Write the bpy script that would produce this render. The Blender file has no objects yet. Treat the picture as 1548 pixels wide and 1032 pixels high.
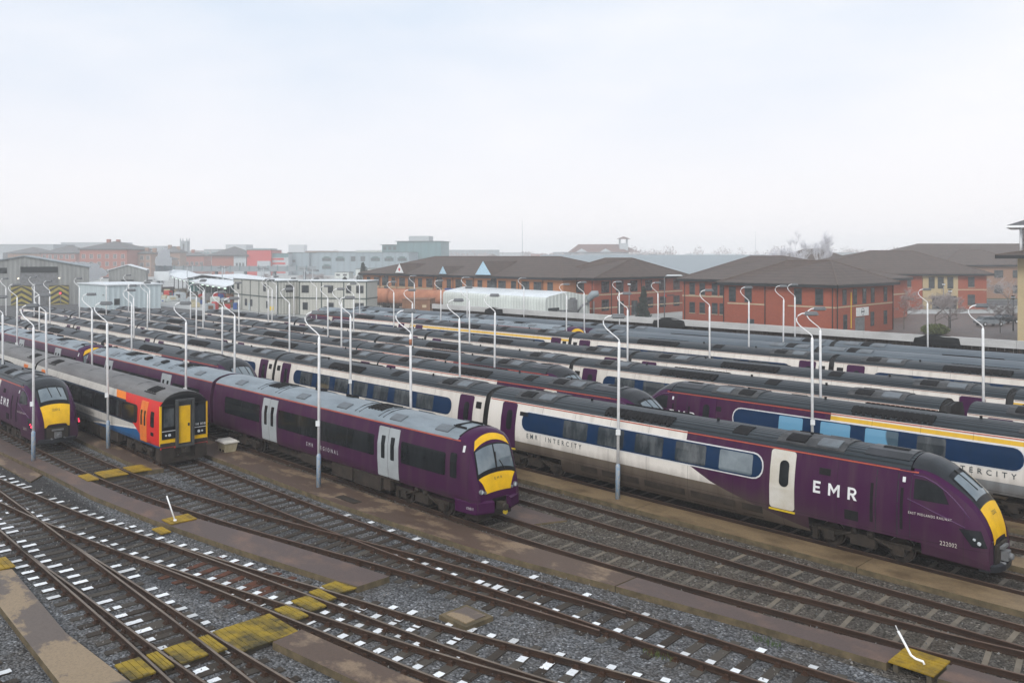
import bpy, bmesh, math, random
from mathutils import Vector, Matrix
R = math.radians
random.seed(7)
# ------------------------------------------------------------------ camera, sky, sun, exposure
scn = bpy.context.scene
col = scn.collection
YAW = 45.6
cam_d = bpy.data.cameras.new("camera"); cam = bpy.data.objects.new("camera", cam_d); col.objects.link(cam)
cam.location = (0, 0, 11.0); cam.rotation_euler = (R(90), 0, R(YAW))
cam_d.sensor_width = 36; cam_d.lens = 30.0; cam_d.shift_y = -0.0833
cam_d.clip_start = 0.5; cam_d.clip_end = 12000
scn.camera = cam
w = bpy.data.worlds.new("World"); scn.world = w; w.use_nodes = True
nt = w.node_tree; nt.nodes.clear()
wo = nt.nodes.new('ShaderNodeOutputWorld'); bg = nt.nodes.new('ShaderNodeBackground')
sky = nt.nodes.new('ShaderNodeTexSky'); sky.sky_type = 'NISHITA'; sky.sun_disc = False
sky.sun_elevation = R(38); sky.sun_rotation = R(150); sky.air_density = 1.0; sky.dust_density = 2.0
tcw = nt.nodes.new('ShaderNodeTexCoord'); mpw = nt.nodes.new('ShaderNodeMapping'); mpw.inputs['Scale'].default_value = (1, 1, 3.2)
ns = nt.nodes.new('ShaderNodeTexNoise'); ns.inputs['Scale'].default_value = 1.3; ns.inputs['Detail'].default_value = 6; ns.inputs['Roughness'].default_value = .55
cr = nt.nodes.new('ShaderNodeValToRGB')
cr.color_ramp.elements[0].position = .36; cr.color_ramp.elements[0].color = (5.0, 5.9, 7.0, 1)
cr.color_ramp.elements[1].position = .60; cr.color_ramp.elements[1].color = (7.1, 7.25, 7.6, 1)
mx = nt.nodes.new('ShaderNodeMixRGB'); mx.inputs[0].default_value = .93
nt.links.new(tcw.outputs['Generated'], mpw.inputs[0]); nt.links.new(mpw.outputs[0], ns.inputs['Vector'])
nt.links.new(ns.outputs['Fac'], cr.inputs[0])
sxw = nt.nodes.new('ShaderNodeSeparateXYZ'); nt.links.new(tcw.outputs['Generated'], sxw.inputs[0])
hz = nt.nodes.new('ShaderNodeMapRange'); hz.inputs[1].default_value = .0; hz.inputs[2].default_value = .34; hz.inputs[3].default_value = 1.; hz.inputs[4].default_value = 0.
nt.links.new(sxw.outputs[2], hz.inputs[0])
mh = nt.nodes.new('ShaderNodeMixRGB'); mh.inputs[2].default_value = (7.7, 7.4, 7.55, 1)
nt.links.new(hz.outputs[0], mh.inputs[0]); nt.links.new(cr.outputs[0], mh.inputs[1])
nt.links.new(sky.outputs[0], mx.inputs[1]); nt.links.new(mh.outputs[0], mx.inputs[2])
nt.links.new(mx.outputs[0], bg.inputs[0]); bg.inputs[1].default_value = .1
nt.links.new(bg.outputs[0], wo.inputs[0])
sd = bpy.data.lights.new("sun", 'SUN'); so = bpy.data.objects.new("sun", sd); col.objects.link(so)
sd.energy = 1.5; sd.angle = R(25); sd.color = (1, .97, .93)
so.rotation_euler = (R(52), 0, R(30))
vs = scn.view_settings
vs.view_transform = 'Standard'; vs.look = 'None'; vs.gamma = 1; vs.use_curve_mapping = False; vs.exposure = .5
scn.cycles.volume_bounces = 3; scn.cycles.max_bounces = 8

ca, sa = math.cos(R(YAW)), math.sin(R(YAW))
def cw(X, Y): return (X*ca - Y*sa, X*sa + Y*ca)     # metres right of / ahead of the viewpoint -> yard axes

# ------------------------------------------------------------------ materials
MATS = {}
def vary(m, amt, tint):
    n = m.node_tree.nodes; l = m.node_tree.links; b = n['Principled BSDF']; src = b.inputs['Base Color'].links[0].from_socket
    oi = n.new('ShaderNodeObjectInfo'); f = mathn(m, 'MULTIPLY', mathn(m, 'POWER', oi.outputs['Random'], 1.5), amt)
    l.new(mixc(m, f, src, tint), b.inputs['Base Color'])
def nm_(n, t): return n.node_tree.nodes.new(t)
def mat(name, c, rough=.6, c2=None, scale=3., stretch=(1, 1, 1), metal=0., bump=0., bscale=40., spec=.25, coords='Object', detail=5, lo=.35, hi=.65):
    if name in MATS: return MATS[name]
    m = bpy.data.materials.new(name); m.use_nodes = True; MATS[name] = m
    n = m.node_tree.nodes; l = m.node_tree.links; b = n['Principled BSDF']
    b.inputs['Roughness'].default_value = rough; b.inputs['Metallic'].default_value = metal
    b.inputs['Specular IOR Level'].default_value = spec
    b.inputs['Base Color'].default_value = (*c, 1)
    tc = n.new('ShaderNodeTexCoord'); mp = n.new('ShaderNodeMapping'); mp.inputs['Scale'].default_value = stretch
    l.new(tc.outputs[coords], mp.inputs[0])
    if c2 is None: c2 = tuple(x*.82 for x in c)
    t = n.new('ShaderNodeTexNoise'); t.inputs['Scale'].default_value = scale; t.inputs['Detail'].default_value = detail; t.inputs['Roughness'].default_value = .65
    l.new(mp.outputs[0], t.inputs['Vector'])
    r = n.new('ShaderNodeValToRGB'); r.color_ramp.elements[0].position = lo; r.color_ramp.elements[1].position = hi
    r.color_ramp.elements[0].color = (*c, 1); r.color_ramp.elements[1].color = (*c2, 1)
    l.new(t.outputs['Fac'], r.inputs[0]); l.new(r.outputs[0], b.inputs['Base Color'])
    if bump:
        t2 = n.new('ShaderNodeTexNoise'); t2.inputs['Scale'].default_value = bscale; t2.inputs['Detail'].default_value = 4
        l.new(mp.outputs[0], t2.inputs['Vector'])
        bp = n.new('ShaderNodeBump'); bp.inputs['Strength'].default_value = bump; bp.inputs['Distance'].default_value = .02
        l.new(t2.outputs['Fac'], bp.inputs['Height']); l.new(bp.outputs[0], b.inputs['Normal'])
    return m
def mathn(m, op, a, b=None, clamp=False):
    n = m.node_tree.nodes.new('ShaderNodeMath'); n.operation = op; n.use_clamp = clamp
    for i, v in enumerate((a, b)):
        if v is None: continue
        if isinstance(v, (int, float)): n.inputs[i].default_value = v
        else: m.node_tree.links.new(v, n.inputs[i])
    return n.outputs[0]
def mixc(m, f, a, b):
    n = m.node_tree.nodes.new('ShaderNodeMixRGB')
    for i, v in enumerate((f, a, b)):
        if isinstance(v, tuple): n.inputs[i].default_value = (*v, 1)
        elif isinstance(v, (int, float)): n.inputs[i].default_value = v
        else: m.node_tree.links.new(v, n.inputs[i])
    return n.outputs[0]
def _late(): 
    vary(MATS['sleeper_wood'], .8, (.085, .075, .062)); vary(MATS['sleeper_concrete'], .6, (.22, .18, .13)); vary(MATS['mark_white'], .6, (.26, .26, .25)); vary(MATS['livery_white'], .25, (.38, .33, .28))
def base_of(m): return m.node_tree.nodes['Principled BSDF']
WHITE = (.74, .70, .64); PURP = (.044, .0045, .041); BLUE = (.002, .024, .075); YEL = (.85, .50, .006)
GRIME = (.050, .037, .028)
def livery(name, kind, dirt_top=1.75, dirt_low=.9):
    """painted coach side: colours by place on the body, road dirt thrown up from the track"""
    if name in MATS: return MATS[name]
    m = bpy.data.materials.new(name); m.use_nodes = True; MATS[name] = m
    n = m.node_tree.nodes; l = m.node_tree.links; b = base_of(m)
    b.inputs['Roughness'].default_value = .30; b.inputs['Specular IOR Level'].default_value = .09
    tc = n.new('ShaderNodeTexCoord'); sx = n.new('ShaderNodeSeparateXYZ'); l.new(tc.outputs['Object'], sx.inputs[0])
    X, Y, Z = sx.outputs
    noi = n.new('ShaderNodeTexNoise'); noi.inputs['Scale'].default_value = 1.6; noi.inputs['Detail'].default_value = 6
    mp = n.new('ShaderNodeMapping'); mp.inputs['Scale'].default_value = (1.2, 1, .35); l.new(tc.outputs['Object'], mp.inputs[0]); l.new(mp.outputs[0], noi.inputs['Vector'])
    N = noi.outputs['Fac']
    def gt(a, b_): return mathn(m, 'GREATER_THAN', a, b_)
    if kind == 'white': c = mixc(m, gt(Z, 1.52), (.30, .31, .32), WHITE)
    elif kind == 'first':
        c = mixc(m, gt(Z, 1.52), (.30, .31, .32), WHITE)
        c = mixc(m, mathn(m, 'MULTIPLY', gt(Z, 3.06), mathn(m, 'LESS_THAN', Z, 3.24)), c, (.72, .44, .04))
    elif kind == 'purple': c = mixc(m, 0., PURP, PURP)
    elif kind in ('drive', 'drivefirst'):
        c0 = mixc(m, gt(Z, 1.45), (.16, .13, .10), WHITE)
        if kind == 'drivefirst': c0 = mixc(m, mathn(m, 'MULTIPLY', gt(Z, 3.06), mathn(m, 'LESS_THAN', Z, 3.24)), mixc(m, gt(Z, 1.5), (.27, .29, .30), WHITE), (.72, .44, .04))
        # curved boundary between white and purple
        zz = mathn(m, 'MULTIPLY', mathn(m, 'SUBTRACT', 3.5, Z), 2.1)
        up = mathn(m, 'GREATER_THAN', mathn(m, 'SUBTRACT', X, zz), -2.65)
        lo_ = mathn(m, 'GREATER_THAN', mathn(m, 'SUBTRACT', X, mathn(m, 'MULTIPLY', mathn(m, 'POWER', mathn(m, 'MAXIMUM', mathn(m, 'SUBTRACT', 2.16, Z), 0.), 1.5), 2.6)), .2)
        c = mixc(m, mathn(m, 'MULTIPLY', up, lo_), c0, PURP)
    elif kind == 'express':       # white, blue, orange and red sprinter livery
        c = mixc(m, gt(Z, 1.35), (.19, .205, .22), (.52, .50, .46))
        c = mixc(m, mathn(m, 'MULTIPLY', gt(Z, 1.78), mathn(m, 'LESS_THAN', Z, 2.92)), c, (.012, .03, .06))
        cur = mathn(m, 'SUBTRACT', X, mathn(m, 'MULTIPLY', mathn(m, 'SUBTRACT', 3.4, Z), .9))
        low = mathn(m, 'LESS_THAN', Z, mathn(m, 'ADD', mathn(m, 'MULTIPLY', mathn(m, 'SUBTRACT', X, 1.), .085), .98))
        bl = mathn(m, 'MULTIPLY', low, gt(X, 1.0))
        lw2 = mathn(m, 'LESS_THAN', Z, mathn(m, 'ADD', mathn(m, 'MULTIPLY', mathn(m, 'SUBTRACT', X, 1.), .085), 1.08))
        c = mixc(m, mathn(m, 'MULTIPLY', lw2, gt(X, 1.0)), c, (.7, .66, .6))
        c = mixc(m, bl, c, (.008, .10, .26))
        topw = mathn(m, 'MULTIPLY', gt(Z, 2.92), gt(cur, 4.3)); c = mixc(m, topw, c, (.80, .22, .02))
        red = mathn(m, 'MULTIPLY', gt(Z, 1.05), gt(cur, 6.6 - .9)); 
        red2 = gt(mathn(m, 'ADD', cur, mathn(m, 'MULTIPLY', mathn(m, 'MAXIMUM', mathn(m, 'SUBTRACT', 2.0, Z), 0.), -1.2)), 5.7)
        c = mixc(m, mathn(m, 'MULTIPLY', red, red2), c, (.62, .022, .018))
    elif kind == 'express2':
        c = mixc(m, gt(Z, 1.35), (.19, .205, .22), (.52, .50, .46))
        c = mixc(m, mathn(m, 'MULTIPLY', gt(Z, 1.78), mathn(m, 'LESS_THAN', Z, 2.92)), c, (.012, .03, .06))
    # thrown-up dirt and light overall film
    zn = mathn(m, 'ADD', Z, mathn(m, 'MULTIPLY', mathn(m, 'SUBTRACT', N, .5), .9))
    f = mathn(m, 'DIVIDE', mathn(m, 'SUBTRACT', dirt_top, zn), dirt_top - dirt_low, clamp=True)
    f = mathn(m, 'MULTIPLY', f, .93)
    if kind in ('drive', 'drivefirst'): f = mathn(m, 'MULTIPLY', f, mathn(m, 'SUBTRACT', 1., mathn(m, 'MULTIPLY', mathn(m, 'DIVIDE', mathn(m, 'SUBTRACT', X, 3.), 4., clamp=True), .72)))
    c = mixc(m, f, c, GRIME)
    c = mixc(m, mathn(m, 'MULTIPLY', N, .16), c, (.10, .085, .075))
    fr = mathn(m, 'FRACT', mathn(m, 'DIVIDE', mathn(m, 'ADD', X, 40.3), 2.14))
    seam = mathn(m, 'MULTIPLY', mathn(m, 'LESS_THAN', fr, .009), .55)
    c = mixc(m, seam, c, (.02, .018, .018))
    hz_ = mathn(m, 'MULTIPLY', mathn(m, 'LESS_THAN', mathn(m, 'ABSOLUTE', mathn(m, 'SUBTRACT', Z, 1.10)), .012), .5); c = mixc(m, hz_, c, (.015, .013, .013))
    st = n.new('ShaderNodeTexNoise'); st.inputs['Scale'].default_value = 1.; st.inputs['Detail'].default_value = 4
    mp2 = n.new('ShaderNodeMapping'); mp2.inputs['Scale'].default_value = (2.3, 1, .22); l.new(tc.outputs['Object'], mp2.inputs[0]); l.new(mp2.outputs[0], st.inputs['Vector'])
    c = mixc(m, mathn(m, 'MULTIPLY', mathn(m, 'SUBTRACT', st.outputs['Fac'], .5, clamp=True), .9, clamp=True), c, (.11, .09, .07))
    l.new(c, b.inputs['Base Color'])
    l.new(mathn(m, 'ADD', mathn(m, 'ADD', mathn(m, 'MULTIPLY', f, .35), .26), mathn(m, 'MULTIPLY', N, .2)), b.inputs['Roughness'])
    bpn = n.new('ShaderNodeBump'); bpn.inputs['Strength'].default_value = .25; bpn.inputs['Distance'].default_value = .02
    wv = n.new('ShaderNodeTexNoise'); wv.inputs['Scale'].default_value = .8; l.new(tc.outputs['Object'], wv.inputs['Vector']); l.new(wv.outputs['Fac'], bpn.inputs['Height']); l.new(bpn.outputs[0], b.inputs['Normal'])
    return m
def ribbed_roof(name, c, c2, freq, depth=.4, rough=.5, frost=None):
    if name in MATS: return MATS[name]
    m = mat(name, c, rough, c2, 1.1, (.25, 1.6, 1), lo=.3, hi=.72)
    n = m.node_tree.nodes; l = m.node_tree.links; b = base_of(m)
    src = b.inputs['Base Color'].links[0].from_socket
    tc = n.new('ShaderNodeTexCoord'); sx = n.new('ShaderNodeSeparateXYZ'); l.new(tc.outputs['Object'], sx.inputs[0])
    s = mathn(m, 'SINE', mathn(m, 'MULTIPLY', sx.outputs[1], freq))
    g = mathn(m, 'POWER', mathn(m, 'MULTIPLY', mathn(m, 'ADD', s, 1.), .5), 3.)
    c_ = mixc(m, mathn(m, 'MULTIPLY', g, depth), src, tuple(x*.25 for x in c))
    l.new(c_, b.inputs['Base Color'])
    bp = n.new('ShaderNodeBump'); bp.inputs['Strength'].default_value = .6; bp.inputs['Distance'].default_value = .03
    l.new(mathn(m, 'MULTIPLY', g, -1.), bp.inputs['Height']); l.new(bp.outputs[0], b.inputs['Normal'])
    return m
def M(n): return MATS[n]
mat('glass_dark', (.004, .006, .007), .12, (.018, .021, .024), .8, (1.5, 1, .6), spec=.16)
mat('glass_pane', (.022, .030, .036), .08, (.09, .10, .105), .8, (1.4, 1, .5), spec=.6, lo=.46, hi=.62)
mat('glass_blind', (.12, .30, .45), .15, (.05, .09, .12), .55, (1, 1, .8), spec=.5, lo=.50, hi=.52, detail=1)
mat('glass_screen', (.16, .20, .22), .06, (.09, .12, .14), 1., spec=1.)
mat('screen_surround', (.009, .010, .012), .3, spec=.12)
mat('band_blue', BLUE, .22, (.003, .022, .06), 1., spec=.12)
mat('band_trim', (.65, .65, .65), .4)
mat('paint_white', WHITE, .35, (.45, .42, .37), 1.2)
mat('paint_purple', PURP, .25, (.045, .008, .045), 1.5, spec=.12)
mat('purple_highlight', (.12, .055, .14), .3); mat('paint_yellow', YEL, .35, (.7, .40, .012), 2.)
mat('paint_orange', (.75, .19, .03), .4); mat('paint_pale_stripe', (.26, .12, .09), .5); mat('paint_orange_stripe', (.42, .085, .045), .5)
mat('paint_red', (.62, .022, .018), .35)
mat('paint_door_white', (.62, .60, .55), .35, (.5, .46, .38), .8)
mat('door_grey', (.36, .39, .40), .4, (.29, .31, .32), 1.)
mat('under_black', (.02, .018, .016), .8, (.05, .04, .03), 2.)
mat('under_brown', (.045, .034, .026), .9, (.02, .016, .013), 1.8, bump=.3)
mat('bogie_dirt', (.045, .034, .026), .9, (.02, .017, .014), 4., bump=.3)
mat('wheel_rim', (.25, .23, .21), .4, (.12, .1, .09), 3., metal=.6)
mat('rubber', (.012, .012, .013), .7, (.03, .03, .03), 2.)
ribbed_roof('roof_black', (.013, .019, .024), (.036, .047, .055), 36., .85, .42)
ribbed_roof('roof_frosty', (.042, .048, .054), (.10, .11, .12), 42., .7, .5)
mat('roof_bluegrey', (.22, .26, .29), .4, (.15, .18, .20), .9, (.6, 2, 1))
mat('roof_greydirty', (.15, .145, .14), .5, (.085, .08, .078), .7, (.5, 2, 1))
ribbed_roof('roof_slate', (.075, .095, .115), (.12, .145, .165), 26., .4, .45)
mat('roof_kit', (.028, .03, .033), .5, (.06, .06, .06), 3.)
mat('roof_vent', (.010, .010, .011), .9)
mat('roof_hatch', (.13, .15, .165), .4, (.09, .10, .11), 2.)
mat('nose_dark', (.014, .017, .020), .3, (.028, .030, .036), 1., spec=.2)
mat('rust_rail', (.048, .026, .016), .85, (.024, .015, .011), 1.2, (.6, 3, 3), bump=.2)
mat('rail_head', (.07, .038, .025), .5, (.125, .085, .062), .9)
mat('rail_worn', (.10, .075, .056), .45, (.175, .14, .11), .9)
mat('chair_rust', (.06, .028, .015), .9, (.022, .014, .010), 5.)
mat('sleeper_wood', (.050, .036, .026), .9, (.020, .016, .013), 3., (1, 5, 1), bump=.5)
mat('sleeper_red', (.13, .045, .025), .9, (.05, .028, .018), 3.)
mat('sleeper_concrete', (.15, .132, .11), .9, (.07, .064, .056), 2.2, coords='Object', bump=.3)
mat('mark_white', (.82, .84, .86), .5, (.55, .57, .58), 9., lo=.52, hi=.7)
mat('post_white', (.93, .94, .95), .35, (.80, .80, .79), 3.)
mat('letter_white', (.80, .80, .80), .45); mat('post_blue', (.17, .30, .46), .55, (.42, .42, .40), 5., (3, 3, 1.2), lo=.4, hi=.6)
mat('lamp_grey', (.16, .17, .18), .4)
mat('fascia', (.56, .56, .55), .55, (.40, .40, .39), .25, (1, 1, 3))
mat('wall_boards', (.055, .042, .034), .8, (.035, .028, .024), 1.)
mat('smudge_black', (.008, .009, .010), .7)
mat('stone_bits', (.10, .10, .10), .9, (.24, .23, .215), 2., detail=1); mat('grass_tuft', (.06, .10, .03), .9)

def ballast(name, dark, light, brown=(.10, .085, .07), bamount=.35, bigscale=.12, stains_and_shade=()):
    m = bpy.data.materials.new(name); m.use_nodes = True; MATS[name] = m
    n = m.node_tree.nodes; l = m.node_tree.links; b = base_of(m); b.inputs['Roughness'].default_value = .9; b.inputs['Specular IOR Level'].default_value = .08
    tc = n.new('ShaderNodeTexCoord')
    v = n.new('ShaderNodeTexVoronoi'); v.inputs['Scale'].default_value = 15.; v.inputs['Randomness'].default_value = 1
    l.new(tc.outputs['Object'], v.inputs['Vector'])
    r = n.new('ShaderNodeValToRGB'); r.color_ramp.elements[0].color = (*dark, 1); r.color_ramp.elements[1].color = (*light, 1)
    e = r.color_ramp.elements.new(.94); e.color = tuple(x*1.15 for x in light) + (1,)
    r.color_ramp.elements[-1].color = tuple(min(x*2.2, .5) for x in light) + (1,)
    sr = n.new('ShaderNodeSeparateColor'); l.new(v.outputs['Color'], sr.inputs[0]); l.new(sr.outputs[0], r.inputs[0])
    big = n.new('ShaderNodeTexNoise'); big.inputs['Scale'].default_value = bigscale*4; big.inputs['Detail'].default_value = 6; big.inputs['Roughness'].default_value = .7
    l.new(tc.outputs['Object'], big.inputs['Vector'])
    rb = n.new('ShaderNodeValToRGB'); rb.color_ramp.elements[0].position = .42; rb.color_ramp.elements[1].position = .62
    l.new(big.outputs['Fac'], rb.inputs[0])
    f = mathn(m, 'MULTIPLY', rb.outputs[0], bamount)
    c = mixc(m, f, r.outputs[0], brown)
    if stains_and_shade:
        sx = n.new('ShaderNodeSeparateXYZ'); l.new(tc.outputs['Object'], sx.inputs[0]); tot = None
        for cx_, cy_, rx_, ry_, st_ in stains_and_shade:
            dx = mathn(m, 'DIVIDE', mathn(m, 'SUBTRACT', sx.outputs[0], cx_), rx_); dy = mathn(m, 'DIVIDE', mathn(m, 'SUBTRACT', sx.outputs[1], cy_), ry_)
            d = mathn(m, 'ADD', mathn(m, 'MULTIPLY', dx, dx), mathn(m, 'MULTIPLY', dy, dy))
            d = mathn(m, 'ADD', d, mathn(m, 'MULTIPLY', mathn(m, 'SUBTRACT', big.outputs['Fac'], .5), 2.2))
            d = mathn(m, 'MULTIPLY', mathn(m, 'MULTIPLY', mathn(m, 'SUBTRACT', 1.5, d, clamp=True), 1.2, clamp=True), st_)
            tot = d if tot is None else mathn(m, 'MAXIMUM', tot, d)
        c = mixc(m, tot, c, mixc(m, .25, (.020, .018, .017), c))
    # gaps between the stones are dark
    gap = mathn(m, 'MULTIPLY', mathn(m, 'SUBTRACT', v.outputs['Distance'], .42, clamp=True), 1.8, clamp=True)
    c = mixc(m, gap, c, tuple(x*.25 for x in dark))
    l.new(c, b.inputs['Base Color'])
    bp = n.new('ShaderNodeBump'); bp.inputs['Strength'].default_value = 1.; bp.inputs['Distance'].default_value = .05
    l.new(mathn(m, 'MULTIPLY', v.outputs['Distance'], -1.), bp.inputs['Height']); l.new(bp.outputs[0], b.inputs['Normal'])
    return m
ballast('ballast', (.058, .060, .063), (.20, .206, .215), (.09, .074, .058), .5, stains_and_shade=[(-43, 12.3, 12, .8, .9), (-45, 15.6, 8, .9, .85), (-31, 17.7, 9, 1.2, .6), (-33, 10.2, 4.5, 1.6, .8), (-31.5, 12.4, 4.5, 1., .7), (-50, 9, 9, 3, .5), (-21, 19.6, 6, 1., .4), (-8, 21.2, 4, .8, .5)])
ballast('ballast_brown', (.05, .045, .038), (.145, .132, .115), (.10, .08, .06), .6, stains_and_shade=[(-55, 31.9, 52, .75, .85), (-60, 23.9, 36, .75, .8), (-26, 27.6, 14, .5, .35), (-12, 25.4, 10, .5, .3)])  # long ellipses are painted contact shade under parked trains, short ones track stains
ballast('ballast_oil', (.018, .018, .019), (.060, .060, .062), (.035, .028, .022), .7)
ballast('ballast_green', (.04, .045, .043), (.12, .13, .125), (.05, .05, .03), .5)
def slab_mat(name, c_wet, c_dry, lo, hi, sc=.35):
    # worn concrete: damp and dry areas, fine dark grit
    m = mat(name, c_wet, .55, c_dry, sc, (1, 1.6, 1), lo=lo, hi=hi, bump=.25, bscale=30., detail=7)
    n = m.node_tree.nodes; l = m.node_tree.links; b = base_of(m)
    src = b.inputs['Base Color'].links[0].from_socket
    tc = n.new('ShaderNodeTexCoord'); t = n.new('ShaderNodeTexNoise'); t.inputs['Scale'].default_value = 14.; t.inputs['Detail'].default_value = 6; t.inputs['Roughness'].default_value = .8
    l.new(tc.outputs['Object'], t.inputs['Vector'])
    c = mixc(m, mathn(m, 'MULTIPLY', mathn(m, 'SUBTRACT', t.outputs['Fac'], .45, clamp=True), 1.6, clamp=True), src, (.03, .025, .02))
    l.new(c, b.inputs['Base Color'])
    return m
slab_mat('slab_tan', (.22, .155, .085), (.10, .066, .035), .42, .66, .55)
slab_mat('slab_brown', (.095, .062, .045), (.22, .155, .10), .52, .60, .55)
slab_mat('slab_purple', (.095, .068, .060), (.16, .10, .075), .50, .66, .6)
slab_mat('slab_mix', (.12, .095, .08), (.27, .20, .125), .46, .50, .35)
mat('slab_edge', (.15, .115, .066), .85, (.075, .06, .035), 2.5, bump=.3)
mat('deck_yellow', (.30, .205, .015), .7, (.055, .045, .018), 1.6, bump=.5, bscale=60., lo=.40, hi=.64)
mat('deck_yellow_bright', (.38, .24, .008), .6, (.17, .11, .012), 2., bump=.5, bscale=60.)
mat('deck_timber', (.10, .085, .06), .8)
mat('asphalt', (.055, .055, .058), .85, (.08, .08, .08), .4, bump=.2)
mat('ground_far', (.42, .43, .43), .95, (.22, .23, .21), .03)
def brick(name, c, c2, mortar, scale=3.2):
    m = bpy.data.materials.new(name); m.use_nodes = True; MATS[name] = m
    n = m.node_tree.nodes; l = m.node_tree.links; b = base_of(m); b.inputs['Roughness'].default_value = .85
    tc = n.new('ShaderNodeTexCoord'); sx = n.new('ShaderNodeSeparateXYZ'); cx = n.new('ShaderNodeCombineXYZ')
    l.new(tc.outputs['Object'], sx.inputs[0])
    l.new(mathn(m, 'ADD', sx.outputs[0], sx.outputs[1]), cx.inputs[0]); l.new(sx.outputs[2], cx.inputs[1])
    t = n.new('ShaderNodeTexBrick'); t.inputs['Scale'].default_value = scale; t.inputs['Color1'].default_value = (*c, 1); t.inputs['Color2'].default_value = (*c2, 1); t.inputs['Mortar'].default_value = (*mortar, 1)
    t.inputs['Mortar Size'].default_value = .012; t.inputs['Row Height'].default_value = .24; t.inputs['Brick Width'].default_value = .7
    l.new(cx.outputs[0], t.inputs['Vector'])
    nz = n.new('ShaderNodeTexNoise'); nz.inputs['Scale'].default_value = .5; nz.inputs['Detail'].default_value = 5; l.new(tc.outputs['Object'], nz.inputs['Vector'])
    l.new(mixc(m, mathn(m, 'MULTIPLY', nz.outputs['Fac'], .3), t.outputs['Color'], tuple(x*.6 for x in c)), b.inputs['Base Color'])
brick('brick_orange', (.33, .070, .030), (.25, .052, .024), (.22, .10, .07))
brick('brick_buff', (.40, .155, .060), (.34, .13, .05), (.25, .14, .08))
brick('brick_red', (.33, .085, .05), (.27, .07, .04), (.2, .12, .1))
brick('brick_tan', (.30, .17, .11), (.25, .14, .09), (.2, .14, .1))
brick('stone_cream', (.46, .36, .20), (.42, .33, .19), (.30, .25, .17), 1.6)
def tiles(name, c, c2, freq=16.):
    m = mat(name, c, .8, c2, .8, (1, 1, 1), lo=.35, hi=.7)
    n = m.node_tree.nodes; l = m.node_tree.links; b = base_of(m); src = b.inputs['Base Color'].links[0].from_socket
    tc = n.new('ShaderNodeTexCoord'); sx = n.new('ShaderNodeSeparateXYZ'); l.new(tc.outputs['Object'], sx.inputs[0])
    s = mathn(m, 'SINE', mathn(m, 'MULTIPLY', sx.outputs[2], freq))
    g = mathn(m, 'POWER', mathn(m, 'MULTIPLY', mathn(m, 'ADD', s, 1.), .5), 4.)
    l.new(mixc(m, mathn(m, 'MULTIPLY', g, .45), src, tuple(x*.4 for x in c)), b.inputs['Base Color'])
    return m
tiles('roof_tiles', (.105, .078, .066), (.070, .056, .050)); tiles('roof_tiles_red', (.16, .07, .055), (.10, .05, .045)); tiles('roof_tiles_grey', (.085, .085, .09), (.13, .13, .135))
mat('ridge_tile', (.12, .09, .075), .8); mat('gutter', (.02, .022, .024), .5)
mat('course', (.50, .40, .27), .8)
mat('win_glass', (.016, .022, .026), .10, (.085, .095, .10), .45, (1, 1, 2), spec=.7, lo=.45, hi=.6); mat('win_frame', (.05, .055, .06), .5); mat('win_frame_w', (.6, .6, .6), .5); mat('win_frame_g', (.03, .10, .10), .5)
def cladding(name, c, c2, freq=9.):
    m = mat(name, c, .5, c2, .5, (1, 1, .3))
    n = m.node_tree.nodes; l = m.node_tree.links; b = base_of(m)
    tc = n.new('ShaderNodeTexCoord'); sx = n.new('ShaderNodeSeparateXYZ'); l.new(tc.outputs['Object'], sx.inputs[0])
    s = mathn(m, 'SINE', mathn(m, 'MULTIPLY', mathn(m, 'ADD', sx.outputs[0], sx.outputs[1]), freq))
    bp = n.new('ShaderNodeBump'); bp.inputs['Strength'].default_value = .7; bp.inputs['Distance'].default_value = .05
    l.new(s, bp.inputs['Height']); l.new(bp.outputs[0], b.inputs['Normal'])
    src = b.inputs['Base Color'].links[0].from_socket
    g = mathn(m, 'POWER', mathn(m, 'MULTIPLY', mathn(m, 'ADD', s, 1.), .5), 6.)
    l.new(mixc(m, mathn(m, 'MULTIPLY', g, .35), src, tuple(x*.5 for x in c)), b.inputs['Base Color'])
    return m
cladding('clad_shed', (.30, .31, .30), (.22, .225, .22), 7.); cladding('clad_lightblue', (.52, .60, .62), (.46, .54, .56), 6.)
cladding('clad_white', (.62, .66, .62), (.52, .55, .52), 8.); cladding('clad_greyblue', (.24, .30, .33), (.21, .27, .30), 2.5)
cladding('clad_teal', (.10, .20, .21), (.085, .17, .185), 2.); cladding('clad_roof', (.27, .31, .33), (.23, .27, .29), 4.); cladding('clad_cabin', (.48, .48, .44), (.42, .42, .38), 10.)
mat('metal_roof_white', (.70, .74, .76), .4, (.6, .64, .66), .3); mat('trim_green', (.06, .085, .08), .5)
mat('red_panel', (.50, .05, .045), .5); mat('grey_panel', (.42, .46, .48), .5); mat('frame_dark', (.075, .08, .082), .5, (.05, .05, .05), 3.); mat('shed_dark', (.012, .018, .02), .6)
mat('chev_yellow', (.45, .36, .06), .6, (.25, .21, .06), 1.); mat('chev_black', (.03, .03, .028), .6)
mat('steel_grey', (.20, .21, .22), .5, (.12, .12, .12), 1.5); mat('tank_rust', (.42, .19, .11), .75, (.30, .12, .07), .7)
mat('container_rust', (.22, .11, .06), .75, (.15, .075, .045), 1.); mat('blue_panel', (.03, .09, .30), .5)
mat('gable_blue', (.42, .60, .72), .5); mat('sign_white', (.75, .77, .77), .5); mat('sign_dark', (.03, .05, .06), .5); mat('sign_red', (.55, .02, .03), .5); mat('sign_yellow', (.7, .5, .03), .5)
mat('hazy_grey', (.30, .33, .35), .9); mat('hazy_pale', (.42, .45, .47), .9)
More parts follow.
